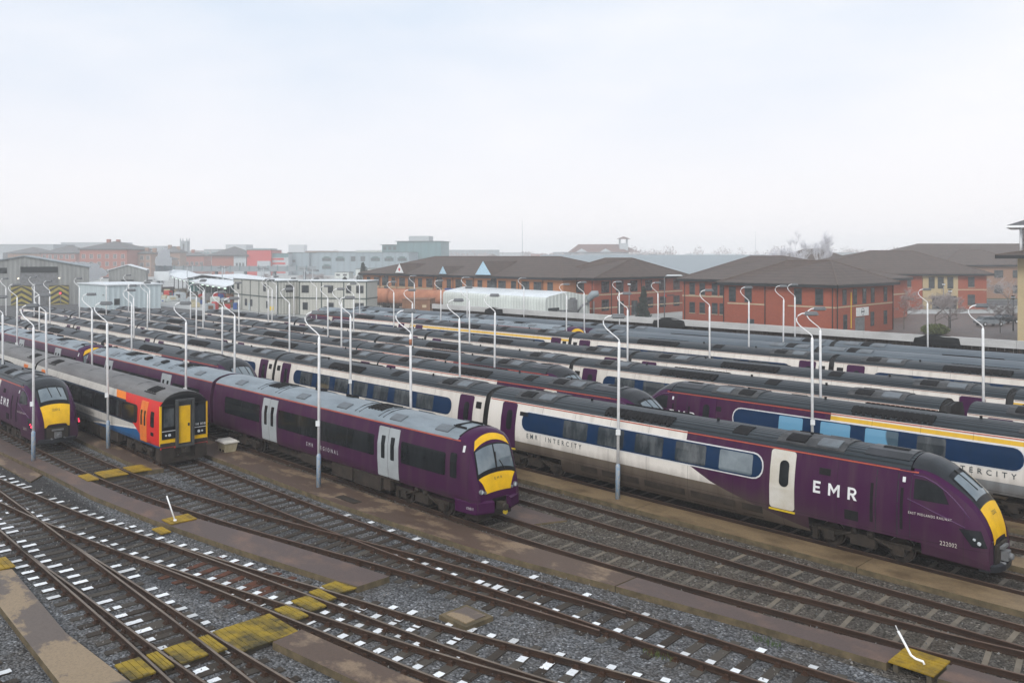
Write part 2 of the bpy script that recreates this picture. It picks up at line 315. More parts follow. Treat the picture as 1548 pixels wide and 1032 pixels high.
mat('bark', (.10, .085, .075), .9, (.16, .14, .13), 4.); mat('frost_twig', (.46, .42, .42), .9, (.34, .29, .28), 3.); mat('frost_white', (.85, .85, .88), .9, (.7, .7, .73), 2.)
mat('leaf_dark', (.035, .055, .04), .9, (.02, .03, .025), 2.); mat('leaf_green', (.07, .10, .025), .9, (.10, .11, .03), 3.)
mat('car_silver', (.30, .33, .35), .25, metal=.3); mat('car_red', (.20, .01, .03), .3); mat('car_dark', (.02, .025, .03), .25); mat('car_white', (.6, .62, .63), .3); mat('tyre', (.015, .015, .015), .8)
mat('bin_cream', (.52, .47, .33), .6, (.38, .33, .2), 2.); mat('bin_lid', (.62, .60, .54), .6)
mat('hedge', (.05, .075, .025), .9, (.025, .04, .015), 3.)

def emis(name, c, s):
    m = bpy.data.materials.new(name); m.use_nodes = True; MATS[name] = m
    b = base_of(m); b.inputs['Emission Color'].default_value = (*c, 1); b.inputs['Emission Strength'].default_value = s; b.inputs['Base Color'].default_value = (*c, 1)
emis('lamp_lit', (.75, 1., .80), 1.3); emis('tail_red', (1, .04, .10), 1.2); emis('head_white', (.45, .48, .5), .1); emis('signal_red', (1, .05, .08), 1.5); emis('lit_warm', (1, .9, .75), 1.4)

# ------------------------------------------------------------------ mesh helpers
class MB:
    def __init__(s): s.v = []; s.f = []; s.m = []; s.sm = []
    def quad(s, pts, m=0, smooth=False):
        i = len(s.v); s.v += [tuple(p) for p in pts]; s.f.append(tuple(range(i, i+len(pts)))); s.m.append(m); s.sm.append(smooth)
    def box(s, x0, x1, y0, y1, z0, z1, m=0, T=None, taper=None):
        P = [(x0, y0, z0), (x1, y0, z0), (x1, y1, z0), (x0, y1, z0), (x0, y0, z1), (x1, y0, z1), (x1, y1, z1), (x0, y1, z1)]
        if taper:
            cx, cy = (x0+x1)/2, (y0+y1)/2
            P = P[:4] + [(cx+(p[0]-cx)*taper, cy+(p[1]-cy)*taper, p[2]) for p in P[4:]]
        if T: P = [tuple(T @ Vector(p)) for p in P]
        i = len(s.v); s.v += P
        for f in ((3, 2, 1, 0), (4, 5, 6, 7), (0, 1, 5, 4), (1, 2, 6, 5), (2, 3, 7, 6), (3, 0, 4, 7)):
            s.f.append(tuple(i+k for k in f)); s.m.append(m); s.sm.append(False)
    def tube(s, pts, r, n=8, m=0, cap=True, smooth=True):
        pts = [Vector(p) for p in pts]; rr = r if isinstance(r, (list, tuple)) else [r]*len(pts)
        i0 = len(s.v)
        for k, p in enumerate(pts):
            d = (pts[min(k+1, len(pts)-1)] - pts[max(k-1, 0)]).normalized()
            a = Vector((0, 0, 1)) if abs(d.z) < .9 else Vector((1, 0, 0))
            u = d.cross(a).normalized(); v = d.cross(u)
            for j in range(n):
                t = 2*math.pi*j/n; s.v.append(tuple(p + (u*math.cos(t)+v*math.sin(t))*rr[k]))
        for k in range(len(pts)-1):
            for j in range(n):
                a0 = i0+k*n+j; a1 = i0+k*n+(j+1) % n
                s.f.append((a0, a1, a1+n, a0+n)); s.m.append(m); s.sm.append(smooth)
        if cap:
            s.f.append(tuple(i0+j for j in range(n-1, -1, -1))); s.m.append(m); s.sm.append(False)
            s.f.append(tuple(i0+(len(pts)-1)*n+j for j in range(n))); s.m.append(m); s.sm.append(False)
    def grid(s, P, m=0, smooth=True, flip=False):
        i0 = len(s.v); nr = len(P); nc = len(P[0])
        for row in P: s.v += [tuple(p) for p in row]
        for a in range(nr-1):
            for b in range(nc-1):
                q = (i0+a*nc+b, i0+a*nc+b+1, i0+(a+1)*nc+b+1, i0+(a+1)*nc+b)
                s.f.append(q[::-1] if flip else q); s.m.append(m); s.sm.append(smooth)
    def mesh(s, name, mats):
        me = bpy.data.meshes.new(name); me.from_pydata(s.v, [], s.f)
        for mm in (mats if isinstance(mats, (list, tuple)) else [mats]): me.materials.append(M(mm) if isinstance(mm, str) else mm)
        me.polygons.foreach_set('material_index', s.m); me.polygons.foreach_set('use_smooth', s.sm); me.update()
        return me
    def obj(s, name, mats, parent=None, loc=(0, 0, 0), rz=0.):
        return link(name, s.mesh(name, mats), parent, loc, rz)
def link(name, me, parent=None, loc=(0, 0, 0), rz=0.):
    o = bpy.data.objects.new(name, me); col.objects.link(o); o.location = loc; o.rotation_euler = (0, 0, rz)
    if parent: o.parent = parent
    return o
def thing(name, label, cat, loc=(0, 0, 0), rz=0., group=None):
    o = link(name, None, None, loc, rz); o['label'] = label; o['category'] = cat
    if group: o['group'] = group
    return o
def tag(o, label, cat, group=None):
    o['label'] = label; o['category'] = cat
    if group: o['group'] = group
    return o
def struct(o, k='structure'): o['kind'] = k; return o
def kids(o): return [c for c in ALLKIDS.get(o.name, [])]
def dup(o, parent=None, loc=None, rz=None):
    c = o.copy(); col.objects.link(c); c.parent = parent
    if loc is not None: c.location = loc
    if rz is not None: c.rotation_euler = (0, 0, rz)
    for ch in list(o.children): dup(ch, c)
    return c
def text_faces(body, h, spacing=1.25, bold=0.):
    """flat letters: returns vertices and faces, origin bottom left, cap height h"""
    cu = bpy.data.curves.new('letters', 'FONT'); cu.body = body; cu.space_character = spacing; cu.resolution_u = 2; cu.offset = bold
    o = bpy.data.objects.new('letters', cu); col.objects.link(o)
    dg = bpy.context.evaluated_depsgraph_get(); me = bpy.data.meshes.new_from_object(o.evaluated_get(dg))
    vs_ = [(v.co.x, v.co.y) for v in me.vertices]; fs = [tuple(p.vertices) for p in me.polygons]
    bpy.data.objects.remove(o); bpy.data.meshes.remove(me)
    y1 = max(v[1] for v in vs_); y0 = min(v[1] for v in vs_ ); k = h/(y1-y0); x0 = min(v[0] for v in vs_)
    return [((x-x0)*k, (y-y0)*k) for x, y in vs_], fs, (max(v[0] for v in vs_)-x0)*k

def logo_quads(h):
    """bold E M R as quads, cap height h"""
    Q = []
    def bx_(x0, y0, x1, y1): Q.append([(x0, y0), (x1, y0), (x1, y1), (x0, y1)])
    bx_(0, 0, .2, 1); bx_(.2, .8, .64, 1); bx_(.2, .41, .58, .59); bx_(.2, 0, .64, .2)
    o = 1.32; bx_(o, 0, o+.19, 1); bx_(o+.79, 0, o+.98, 1)
    Q.append([(o+.19, 1), (o+.19, .66), (o+.49, .2), (o+.49, .54)]); Q.append([(o+.79, 1), (o+.49, .54), (o+.49, .2), (o+.79, .66)])
    o = 2.98; bx_(o, 0, o+.2, 1); bx_(o+.2, .82, o+.42, 1); bx_(o+.2, .38, o+.42, .55)
    n = 8
    for k in range(n):
        a, c = math.pi/2-math.pi*k/n, math.pi/2-math.pi*(k+1)/n; m_, ro, ri = (o+.42, .69), .31, .135
        Q.append([(m_[0]+ri*math.cos(a), m_[1]+ri*math.sin(a)), (m_[0]+ro*math.cos(a), m_[1]+ro*math.sin(a)), (m_[0]+ro*math.cos(c), m_[1]+ro*math.sin(c)), (m_[0]+ri*math.cos(c), m_[1]+ri*math.sin(c))])
    Q.append([(o+.30, .40), (o+.53, .40), (o+.78, 0), (o+.53, 0)])
    return [[(x*h, y*h) for x, y in q] for q in Q]
def interp(tab, x):
    if x <= tab[0][0]: return tab[0][1]
    for (a, p), (b, q) in zip(tab, tab[1:]):
        if x <= b: return p + (q-p)*(x-a)/(b-a)
    return tab[-1][1]

# ------------------------------------------------------------------ ground
g = MB(); g.quad([(-1700, -1700, -.05), (1700, -1700, -.05), (1700, 1700, -.05), (-1700, 1700, -.05)])
struct(g.obj('ground', 'ground_far'))
def sheet(name, pts, z, m, kind='structure'):
    b = MB(); b.quad([(x, y, z) for x, y in pts]); o = b.obj(name, m); struct(o, kind); return o
sheet('ballast_bed', [(-260, -20), (40, -20), (40, 76), (-260, 76)], -.02, 'ballast')
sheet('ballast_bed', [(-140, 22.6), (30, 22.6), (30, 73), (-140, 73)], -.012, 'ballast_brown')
# walkways: slabs with a real edge
def slab(pts_near, pts_far, z=.19, m='slab_brown', name='path', th=.2):
    """near edge and far edge polylines given left to right"""
    b = MB(); N = [Vector((x, y, z)) for x, y in pts_near]; F = [Vector((x, y, z)) for x, y in pts_far]
    loop = N + F[::-1]; b.quad(loop, 0)
    L = len(loop)
    for i in range(L):
        p, q = loop[i], loop[(i+1) % L]; b.quad([(p.x, p.y, z-th-.1), (q.x, q.y, z-th-.1), (q.x, q.y, z-.012), (p.x, p.y, z-.012)], 1)
        c = Vector((0, 0, 0)); 
        # small chamfer
        b.quad([(p.x, p.y, z-.012), (q.x, q.y, z-.012), tuple(q), tuple(p)], 1)
    o = b.obj(name, [m, 'slab_edge']); struct(o); return o
def strip_slabs(x0, x1, y0, y1, step, gap, **k):
    x = x0
    while x < x1-.5:
        e = min(x+step, x1); slab([(x, y0), (e-gap, y0)], [(x, y1), (e-gap, y1)], **k); x = e
strip_slabs(-80, 12, 29.3, 30.65, 9.6, .03, m='slab_tan')
slab([(-70, 20.65), (-32, 20.65), (-24, 21.05), (-17.65, 22.0)], [(-70, 22.45), (-32, 22.45), (-24.5, 22.62), (-17.65, 23.12)], m='slab_brown')
slab([(-17.6, 22.0), (-13.2, 22.6), (-9.25, 22.98)], [(-17.6, 23.12), (-13.2, 23.42), (-9.25, 24.05)], m='slab_purple')
slab([(-8.0, 23.1), (-4, 23.5), (2, 24.2)], [(-8.0, 24.2), (-4, 24.5), (2, 25.2)], m='slab_purple')
slab([(-75, 12.6), (-53.6, 12.81), (-46, 13.25), (-41, 13.4), (-35.3, 13.98), (-32.1, 14.45), (-29.3, 14.87), (-26.8, 15.32), (-24.6, 15.72), (-23.5, 15.95)],
     [(-75, 13.7), (-57, 13.75), (-50, 13.85), (-43.4, 14.23), (-39.7, 14.5), (-35, 15.2), (-30.2, 16.15), (-27.6, 16.6), (-25.5, 16.95), (-23.5, 17.22)], m='slab_purple')
slab([(-85, 17.1), (-57, 17.0), (-50, 16.95), (-43.6, 17.0)], [(-85, 17.95), (-57, 17.95), (-50, 17.95), (-43.5, 17.75)], m='slab_brown')
slab([(-33.6, 7.25), (-27, 7.05), (-22, 6.9)], [(-33.2, 8.3), (-26.5, 8.0), (-22.2, 8.25)], m='slab_mix')
slab([(-21.8, 11.95), (-18.4, 12.35), (-12, 13.3)], [(-21.95, 12.95), (-18, 13.4), (-12, 14.3)], m='slab_brown')
slab([(-28.5, 25.05), (-24.3, 25.0)], [(-28.5, 26.4), (-23.7, 26.4)], m='slab_purple', z=.06, th=.05)
for y0, y1, x0, x1 in ((33.4, 34.5, -130, 10), (38.0, 38.9, -130, 10), (42.2, 43.2, -120, 10), (46.9, 48.6, -120, 10), (53.0, 56.5, -110, 10), (61.2, 62.2, -110, 10), (66.6, 67.4, -110, 10)):
    strip_slabs(x0, x1, y0, y1, 28., .04, m='slab_tan')
slab([(-54.5, 12.05), (-46, 12.3)], [(-54.5, 12.75), (-47, 13.1)], m='slab_brown', z=.05, th=.05)

def deck(x0, x1, y0, y1, label, m='deck_yellow', z=.235, skew=0., group='yellow slatted walkway panels laid across the rails'):
    t = thing('crossing_panel', label, 'walkway panel', ((x0+x1)/2, (y0+y1)/2, 0), 0, group)
    b = MB(); hx, hy = (x1-x0)/2, (y1-y0)/2; n = max(3, int((y1-y0)/.16)); st = 2*hy/n
    for i in range(n):
        y = -hy+i*st; a = skew*(y+hy)/(2*hy)
        b.box(-hx+a, hx+a, y, y+st-.018, z-.04, z+.004*((i*7) % 3), 0)
    b.obj('board', m, t)
    for x in (-hx+.1, hx-.2): b = MB(); b.box(x, x+.12, -hy+.05, hy-.05, .0, z-.042); b.obj('bearer', 'deck_timber', t)
    return t
deck(-45.0, -43.55, 16.28, 17.2, 'small yellow panel beyond the far rail in front of the left purple train', m='deck_yellow_bright')
deck(-44.95, -43.5, 14.88, 16.02, 'yellow panel between the two rails in front of the left purple train', m='deck_yellow_bright')
deck(-44.9, -43.45, 14.1, 14.62, 'yellow panel on the near side of the rail in front of the left purple train', m='deck_yellow_bright')
deck(-35.0, -34.1, 14.2, 15.3, 'yellow panel set in the brown walkway under a leaning white rod', m='deck_yellow_bright', z=.24)
deck(-34.5, -33.6, 13.6, 14.02, 'small low yellow step just below the walkway panel with the leaning rod', m='deck_yellow_bright', z=.1)
deck(-9.2, -8.05, 23.0, 24.2, 'bright yellow slatted panel with a bent white rod, near the right bottom of the yard', m='deck_yellow_bright', z=.26)
deck(-34.6, -33.3, 7.3, 8.45, 'yellow panel at the left end of the diagonal tan walkway', m='deck_yellow_bright')
DK = [(8.32, 8.98, -23.6, -22.45, 'first yellow crossing panel from the diagonal tan walkway'),
      (9.15, 9.46, -23.6, -22.45, 'narrow yellow panel squeezed between the two closest rails'),
      (9.63, 10.40, -23.62, -22.45, 'yellow panel spanning the middle of the nearest track'),
      (10.57, 10.92, -23.62, -22.4, 'narrow yellow panel at the left edge of the biggest one'),
      (11.08, 12.90, -23.7, -21.95, 'largest yellow panel, beside the end of the brown walkway slab'),
      (13.16, 13.68, -23.9, -22.75, 'narrow yellow panel next beyond the largest yellow panel'),
      (13.86, 14.46, -24.1, -23.0, 'dark stained yellow panel between the middle pair of rails'),
      (14.64, 15.02, -24.35, -23.3, 'yellow strip tight against the far rail of the marked curve'),
      (15.20, 15.98, -24.5, -23.55, 'last yellow panel reaching the end of the purple brown walkway')]
for y0, y1, x0, x1, lb in DK: deck(x0, x1, y0, y1, lb, z=.15)

# concrete inspection cover
t = thing('inspection_cover', 'square concrete inspection cover sunk in grey ballast between the tracks', 'manhole cover', (-19.45, 17.1, 0))
b = MB(); b.box(-.62, .62, -.55, .55, -.05, .12); b.obj('surround', 'slab_edge', t)
b = MB(); b.box(-.45, .45, -.4, .4, .12, .15); b.obj('cover', 'slab_mix', t)

# white rods
t = thing('white_rod', 'straight white painted rod leaning up from the yellow walkway panel', 'rod', (-34.4, 14.5, .24))
b = MB(); b.tube([(0, 0, 0), (-.30, -.22, 1.0)], .03); b.obj('rod', 'post_white', t)
b = MB(); b.tube([(0, 0, -.0), (0, 0, .05)], .07); b.obj('base', 'post_white', t)
t = thing('bent_rod', 'bent white lever rod leaning from the bright yellow panel at bottom right', 'rod', (-8.45, 23.45, .27))
b = MB(); b.tube([(0, 0, 0), (-.03, 0, .07), (-.2, -.03, .09), (-.33, -.02, .14), (-.72, .12, .62)], .032); b.obj('rod', 'post_white', t)
b = MB(); b.tube([(-.72, .12, .62), (-.80, .15, .74)], .014); b.obj('tip', 'band_trim', t)

# stones kicked loose over the sleepers and slab edges
b = MB(); rn = random.Random(99)
for k in range(9000):
    x = rn.uniform(-56, 1); y = rn.uniform(6.2, 31)
    if rn.random() < .35 and y > 22: continue
    sz = rn.uniform(.016, .045); a = rn.uniform(0, 3.1); c_, s_ = math.cos(a)*sz, math.sin(a)*sz
    on = (13.0 < y < 17 and False); z0_ = .0; b.quad([(x-c_, y-s_, z0_), (x+s_, y-c_, z0_), (x+c_*.3, y+s_*.2, z0_+sz*1.5)]); b.quad([(x+s_, y-c_, z0_), (x+c_, y+s_, z0_), (x+c_*.3, y+s_*.2, z0_+sz*1.5)]); b.quad([(x+c_, y+s_, z0_), (x-c_, y-s_, z0_), (x+c_*.3, y+s_*.2, z0_+sz*1.5)])
struct(b.obj('loose_stones', 'stone_bits'), 'stuff')
# ------------------------------------------------------------------ railway tracks
RH = .17
def smooth_line(pts, step=.75):
    """resample a polyline at even spacing, with rounded corners (Catmull-Rom)"""
    P = [Vector(p) for p in pts]; out = []
    for i in range(len(P)-1):
        p0, p1, p2, p3 = P[max(i-1, 0)], P[i], P[i+1], P[min(i+2, len(P)-1)]
        n = max(2, int((p2-p1).length/.5))
        for k in range(n):
            t = k/n; out.append(.5*((2*p1)+(p2-p0)*t+(2*p0-5*p1+4*p2-p3)*t*t+(3*p1-p0-3*p2+p3)*t*t*t))
    out.append(P[-1]); res = [out[0]]; acc = 0.
    for a, c in zip(out, out[1:]):
        L = (c-a).length
        while L and acc+L >= step: a = a+(c-a)*((step-acc)/L); res.append(a.copy()); L = (c-a).length; acc = 0.
        acc += L
    if (res[-1]-out[-1]).length > .05: res.append(out[-1])
    return res
def offs(L, d):
    out = []
    for i, p in enumerate(L):
        t = (L[min(i+1, len(L)-1)]-L[max(i-1, 0)]).normalized(); out.append(p+Vector((-t.y, t.x))*d)
    return out
RP = [(-.07, .0), (-.07, .02), (-.012, .04), (-.012, .115), (-.036, .125), (-.036, .162), (-.028, .17), (.028, .17), (.036, .162), (.036, .125), (.012, .115), (.012, .04), (.07, .02), (.07, .0)]
def rail_obj(line, parent, head='rail_head', name='rail'):
    b = MB(); n = len(RP); rows = []
    for i, p in enumerate(line):
        t = (line[min(i+1, len(line)-1)]-line[max(i-1, 0)]).normalized(); nn = Vector((-t.y, t.x))
        rows.append([(p.x+nn.x*o, p.y+nn.y*o, z) for o, z in RP])
    i0 = len(b.v)
    for r in rows: b.v += r
    for i in range(len(rows)-1):
        for j in range(n-1):
            a = i0+i*n+j; b.f.append((a, a+1, a+1+n, a+n)); b.m.append(1 if 5 <= j <= 7 else 0); b.sm.append(False)
    for e in (0, len(rows)-1): b.f.append(tuple(i0+e*n+j for j in (range(n) if e else range(n-1, -1, -1)))); b.m.append(0); b.sm.append(False)
    return b.obj(name, ['rust_rail', head], parent)
def sleeper_mesh(half, kind, offsets, h=.05, wd=.26):
    wd = .26 if kind == 'wood' else .15
    b = MB(); b.box(-wd/2, wd/2, -half, half, -.12, h, 0)
    for o in offsets:
        if kind == 'wood':
            b.box(-.10, .10, o-.20, o+.20, h, h+.035, 1, taper=.9); b.box(-.07, .07, o-.15, o-.075, h+.035, h+.10, 1, taper=.7); b.box(-.07, .07, o+.075, o+.15, h+.035, h+.10, 1, taper=.7)
        else:
            b.box(-.06, .06, o-.13, o-.075, h, h+.05, 1, taper=.7); b.box(-.06, .06, o+.075, o+.13, h, h+.05, 1, taper=.7)
    return b.mesh('sleeper', ['sleeper_wood' if kind == 'wood' else 'sleeper_concrete', 'chair_rust'])
MARKM = []
for q in range(6):
    b = MB(); L0 = .16+.03*q; rn = random.Random(q); n = 5
    for i in range(n):
        y0 = -L0+2*L0*i/n; y1 = -L0+2*L0*(i+1)/n; a = rn.uniform(.105, .125); c = rn.uniform(.105, .125)
        if q == 4 and i == 2: continue
        b.box(-a, c, y0, y1+.0005, .0, .004, 0)
    MARKM.append(b.mesh('painted_mark', 'mark_white'))
TRK = {}
def track(name_lab, cen, kind='wood', head='rail_head', x_sl=None, marks=None, gauge=1.505, spacing=.75, ln=1.28, h=.05, first=0, redrange=None, rails=(1, -1), stop_left=None):
    """cen: centre line left to right. marks: list of (offset, xmin, xmax, probability)"""
    L = smooth_line(cen, spacing); t = thing('railway_track', name_lab, 'railway track', (0, 0, 0), 0, 'railway tracks of the yard')
    for s in rails: rail_obj(offs(L, s*gauge/2), t, head)
    me = sleeper_mesh(ln, kind, (-gauge/2, gauge/2), h)
    mr = me.copy(); mr.materials[0] = M('sleeper_red')
    rn = random.Random(int(cen[0][1]*100)); cnt = 0
    cand = []
    for i, p in enumerate(L):
        if x_sl and not (x_sl[0] <= p.x <= x_sl[1]): continue
        cand.append(i)
    vis = sorted(cand, key=lambda i: (L[i].length))[:100]
    rest = [i for i in cand if i not in set(vis)]
    for i in vis:
        p = L[i]; tt = (L[min(i+1, len(L)-1)]-L[max(i-1, 0)]).normalized(); a = math.atan2(tt.y, tt.x)
        red = redrange and redrange[0] < p.x < redrange[1]
        o = link('sleeper', mr if red else me, t, (p.x, p.y, rn.uniform(-.012, .004)), a+rn.uniform(-.015, .015))
        for of, xa, xb, pr, *ex in (marks or []):
            if xa <= p.x <= xb and rn.random() < pr:
                link('painted_mark', MARKM[rn.choice([0, 1, 1, 2, 2, 4]) + (1 if ex and rn.random() < .7 else 0)], o, (rn.uniform(-.01, .01), of+rn.uniform(-.04, .04), h+.002))
    if rest:
        b = MB()
        for i in rest:
            p = L[i]; tt = (L[min(i+1, len(L)-1)]-L[max(i-1, 0)]).normalized(); a = math.atan2(tt.y, tt.x)
            b.box(-.13, .13, -ln, ln, -.1, h, 0, T=Matrix.Translation((p.x, p.y, 0)) @ Matrix.Rotation(a, 4, 'Z'))
        o = b.obj('sleeper_run', 'sleeper_concrete' if kind != 'wood' else 'sleeper_wood', t); o['kind'] = 'stuff'
    return t, L
def ctr(a, b): return [((p[0]+q[0])/2, (p[1]+q[1])/2) for p, q in zip(a, b)]
cA = [(-150, 31.9), (-100, 31.9), (-50, 31.88), (-20, 31.87), (12, 31.87)]
cB = [(-150, 27.2), (-100, 27.2), (-70, 27.35), (-45, 27.65), (-20, 27.6), (-12, 27.48), (-7, 27.5), (6, 27.6)]
cC = [(-150, 23.6), (-100, 23.7), (-60, 23.85), (-31, 23.88), (-26, 23.93), (-20, 24.15), (-15, 24.6), (-11, 25.1), (-8, 25.45), (-4, 26.2), (0, 26.9)]
cD = [(-120, 19.0), (-60, 19.0), (-45, 19.03), (-36, 19.06), (-30, 19.18), (-25, 19.4), (-20, 19.78), (-16, 20.08), (-12, 20.42), (-8, 20.85), (-3, 21.5), (3, 22.3)]
cE = [(-120, 15.3), (-60, 15.3), (-50.6, 15.33), (-44.7, 15.48), (-41, 15.75), (-38, 16.05), (-35, 16.5), (-31.4, 17.08), (-28, 17.75), (-24.5, 18.45), (-21, 19.05), (-18.5, 19.5), (-16, 19.87)]
track('straight track under the long train with the letters on its purple nose', cA, 'concrete', x_sl=(-60, 6), h=-.004)
track('empty rusty track between the tan walkway and the grey roofed train', cB, 'concrete', x_sl=(-60, 6), h=-.004)
track('track under the grey roofed purple train, curving off to the right in front of it', cC, 'concrete', x_sl=(-60, -1), h=.0)
track('track under the red and orange train that runs on to meet another at mid yard', cD, 'wood', x_sl=(-62, 2), h=.014,
      marks=[(1.15, -31, 2, .3), (-.47, -26, 2, .85)], head='rail_head')
track('track under the left purple train, sweeping right to join its neighbour', cE, 'wood', x_sl=(-70, -19), h=.014,
      marks=[(.35, -26, -20, .5)], head='rail_head')
# near-left turnouts
f1 = [(-60, 10.4), (-50, 11.0), (-47.2, 11.29), (-42.6, 11.75), (-38.7, 12.2), (-35.8, 12.62), (-33, 13.08), (-29.5, 13.68), (-25.5, 14.5), (-21.5, 15.2), (-17.5, 15.72), (-14, 16.2), (-10, 16.7), (-2, 17.6)]
cF = [(-60, 9.6), (-50, 10.22), (-47.2, 10.52), (-42.6, 10.98), (-38.7, 11.42), (-35.8, 11.88), (-33, 12.32), (-30.4, 12.87), (-28.2, 13.34), (-26.2, 13.80), (-24, 14.33), (-21, 14.97), (-18, 15.68), (-15, 16.5), (-12, 17.3), (-6, 18.9)]
track('long curved track with white marked sleepers, nearest the purple brown walkway', cF, 'wood', x_sl=(-58, -6), h=.018, ln=1.3,
      marks=[(1.15, -52, -24, .92), (-.42, -52, -8, .93), (.42, -24, -8, .8), (1.13, -22, -12, .7)], head='rail_worn', redrange=(-30, -25.5))
track('short branch track peeling off the marked curve towards the bottom edge', [(-33, 12.32), (-30, 12.82), (-28, 13.14), (-25.7, 13.47), (-22, 14.02), (-18.5, 14.5), (-16.5, 14.85), (-14, 15.4), (-8, 16.9)], 'wood', x_sl=(-27, -12), h=.012, ln=1.2,
      marks=[(-.42, -27, -14, .9), (-1.12, -27, -21, .0)], head='rail_worn', redrange=(-30, -25.5))
track('straight worn track in the left corner crossing the first curve', [(-60, 10.0), (-44, 9.93), (-35, 9.9), (-26, 9.85), (-20, 9.74), (-12, 9.6)], 'wood', x_sl=(-46, -14), h=.018, ln=1.35,
      marks=[(-.40, -46, -33, .95, 1), (-.14, -33, -22.5, .95, 1), (1.32, -32, -22.5, .92, 1), (-1.15, -42, -30, .8), (.40, -46, -38, .5)], head='rail_worn')
track('branch track with white marked sleepers diverging from the corner track', [(-35.5, 9.9), (-33, 9.95), (-30.5, 10.05), (-28, 10.12), (-25, 10.2), (-23, 10.27), (-20, 10.42), (-15, 10.7)], 'wood', x_sl=(-27, -14), h=.012, ln=1.2,
      marks=[(-.38, -22.5, -14, .95, 1)], head='rail_worn')
track('track in the very bottom left corner beyond the tan walkway', [(-60, 4.9), (-30, 5.0), (-25, 5.05), (-18, 5.1)], 'wood', x_sl=(-40, -20), h=.03, marks=[(1.15, -40, -20, .7), (.38, -40, -20, .3)], head='rail_worn')
for lab, y in (('covered track under the train with white stripe just behind the lettered one', 36.3), ('track carrying the two purple noses that face each other', 40.4), ('track under the dark roofed train at mid yard', 44.9),
               ('track under the white striped train beyond the middle', 50.7), ('track under the yellow striped train', 59.3), ('track under the pale blue roofed train', 64.5), ('last track, against the boarded wall', 69.5)):
    track(lab, [(-150, y), (-70, y), (12, y)], 'concrete', x_sl=(-40, 8), spacing=.8, h=.01)

# ------------------------------------------------------------------ trains
PROF222 = [(1.12, .40), (1.27, .62), (1.345, 1.0), (1.365, 1.3), (1.37, 1.85), (1.35, 2.2), (1.29, 2.6), (1.21, 3.0), (1.10, 3.38), (1.04, 3.46), (.93, 3.56), (.77, 3.66), (.52, 3.745), (.26, 3.79), (0, 3.80)]
PROF170 = [(1.26, .95), (1.33, 1.12), (1.355, 1.4), (1.36, 2.2), (1.355, 2.5), (1.31, 2.8), (1.25, 3.1), (1.17, 3.38), (1.10, 3.46), (.97, 3.55), (.80, 3.63), (.55, 3.71), (.28, 3.76), (0, 3.775)]
PROF158 = [(1.25, .92), (1.33, 1.1), (1.355, 1.4), (1.355, 2.1), (1.35, 2.5), (1.31, 2.8), (1.25, 3.05), (1.16, 3.30), (1.08, 3.42), (.94, 3.53), (.76, 3.62), (.5, 3.70), (.25, 3.745), (0, 3.76)]
class Shell:
    def __init__(s, prof, L, kz=None, ky=None, zb=.40, nroof=8):
        s.p = prof; s.L = L; s.kz = kz or [(0, 1)]; s.ky = ky or [(0, 1)]; s.zb = zb; s.nroof = nroof
        n = len(prof); s.ring = [(-y, z) for y, z in prof] + [(y, z) for y, z in prof[-2::-1]]
        s.n = len(s.ring)
    def pt(s, x, y, z):
        return (x, y*interp(s.ky, x), s.zb+(z-s.zb)*interp(s.kz, x))
    def ringpt(s, x, q):           # q in ring index units (float)
        q = max(0, min(s.n-1, q)); i = min(int(q), s.n-2); t = q-i
        a, b = s.ring[i], s.ring[i+1]; return s.pt(x, a[0]+(b[0]-a[0])*t, a[1]+(b[1]-a[1])*t)
    def side(s, x, z, sgn=-1, e=0.):
        """point on the body side at station x and true height z"""
        kz = interp(s.kz, x); zz = s.zb+(z-s.zb)/kz
        yv = interp([(c, a) for a, c in s.p], zz); return (x, sgn*(yv*interp(s.ky, x)+e), z)
def nose_patch(sh, x0, x1, wa, wb, e, nx=14, nq=14, y0=-1., y1=1., curve=None):
    """skin piece lying on the front of a loft between stations x0 and x1, half widths wa (top) to wb (bottom)"""
    tab = sorted((y, z) for y, z in sh.p if z > 1.84); tab = [t for i, t in enumerate(tab) if i == 0 or t[0] > tab[i-1][0]+1e-4]
    rows = []
    def P(x, y):
        yb = min(abs(y)/interp(sh.ky, x), tab[-1][0]); return Vector((x, y, sh.zb+(interp(tab, yb)-sh.zb)*interp(sh.kz, x)))
    for i in range(nx+1):
        t = i/nx; x = x0+(x1-x0)*t; hw = wa+(wb-wa)*t; row = []
        for j in range(nq+1):
            y = hw*(y0+(y1-y0)*j/nq); xx = x + (curve*(1-(y/hw)**2) if curve else 0)
            p = P(xx, y); n_ = (P(xx-.04, y)-p).cross(P(xx, y+.03)-p)
            if n_.length: n_.normalize()
            if n_.x < 0: n_ = -n_
            row.append(tuple(p+n_*e))
        rows.append(row)
    return rows
def stations(x0, x1, extra):
    n = max(2, int((x1-x0)/2.5)); xs = {round(x0+(x1-x0)*i/n, 3) for i in range(n+1)} | {round(e, 3) for e in extra if x0 <= e <= x1+1e-6}
    return sorted(xs)
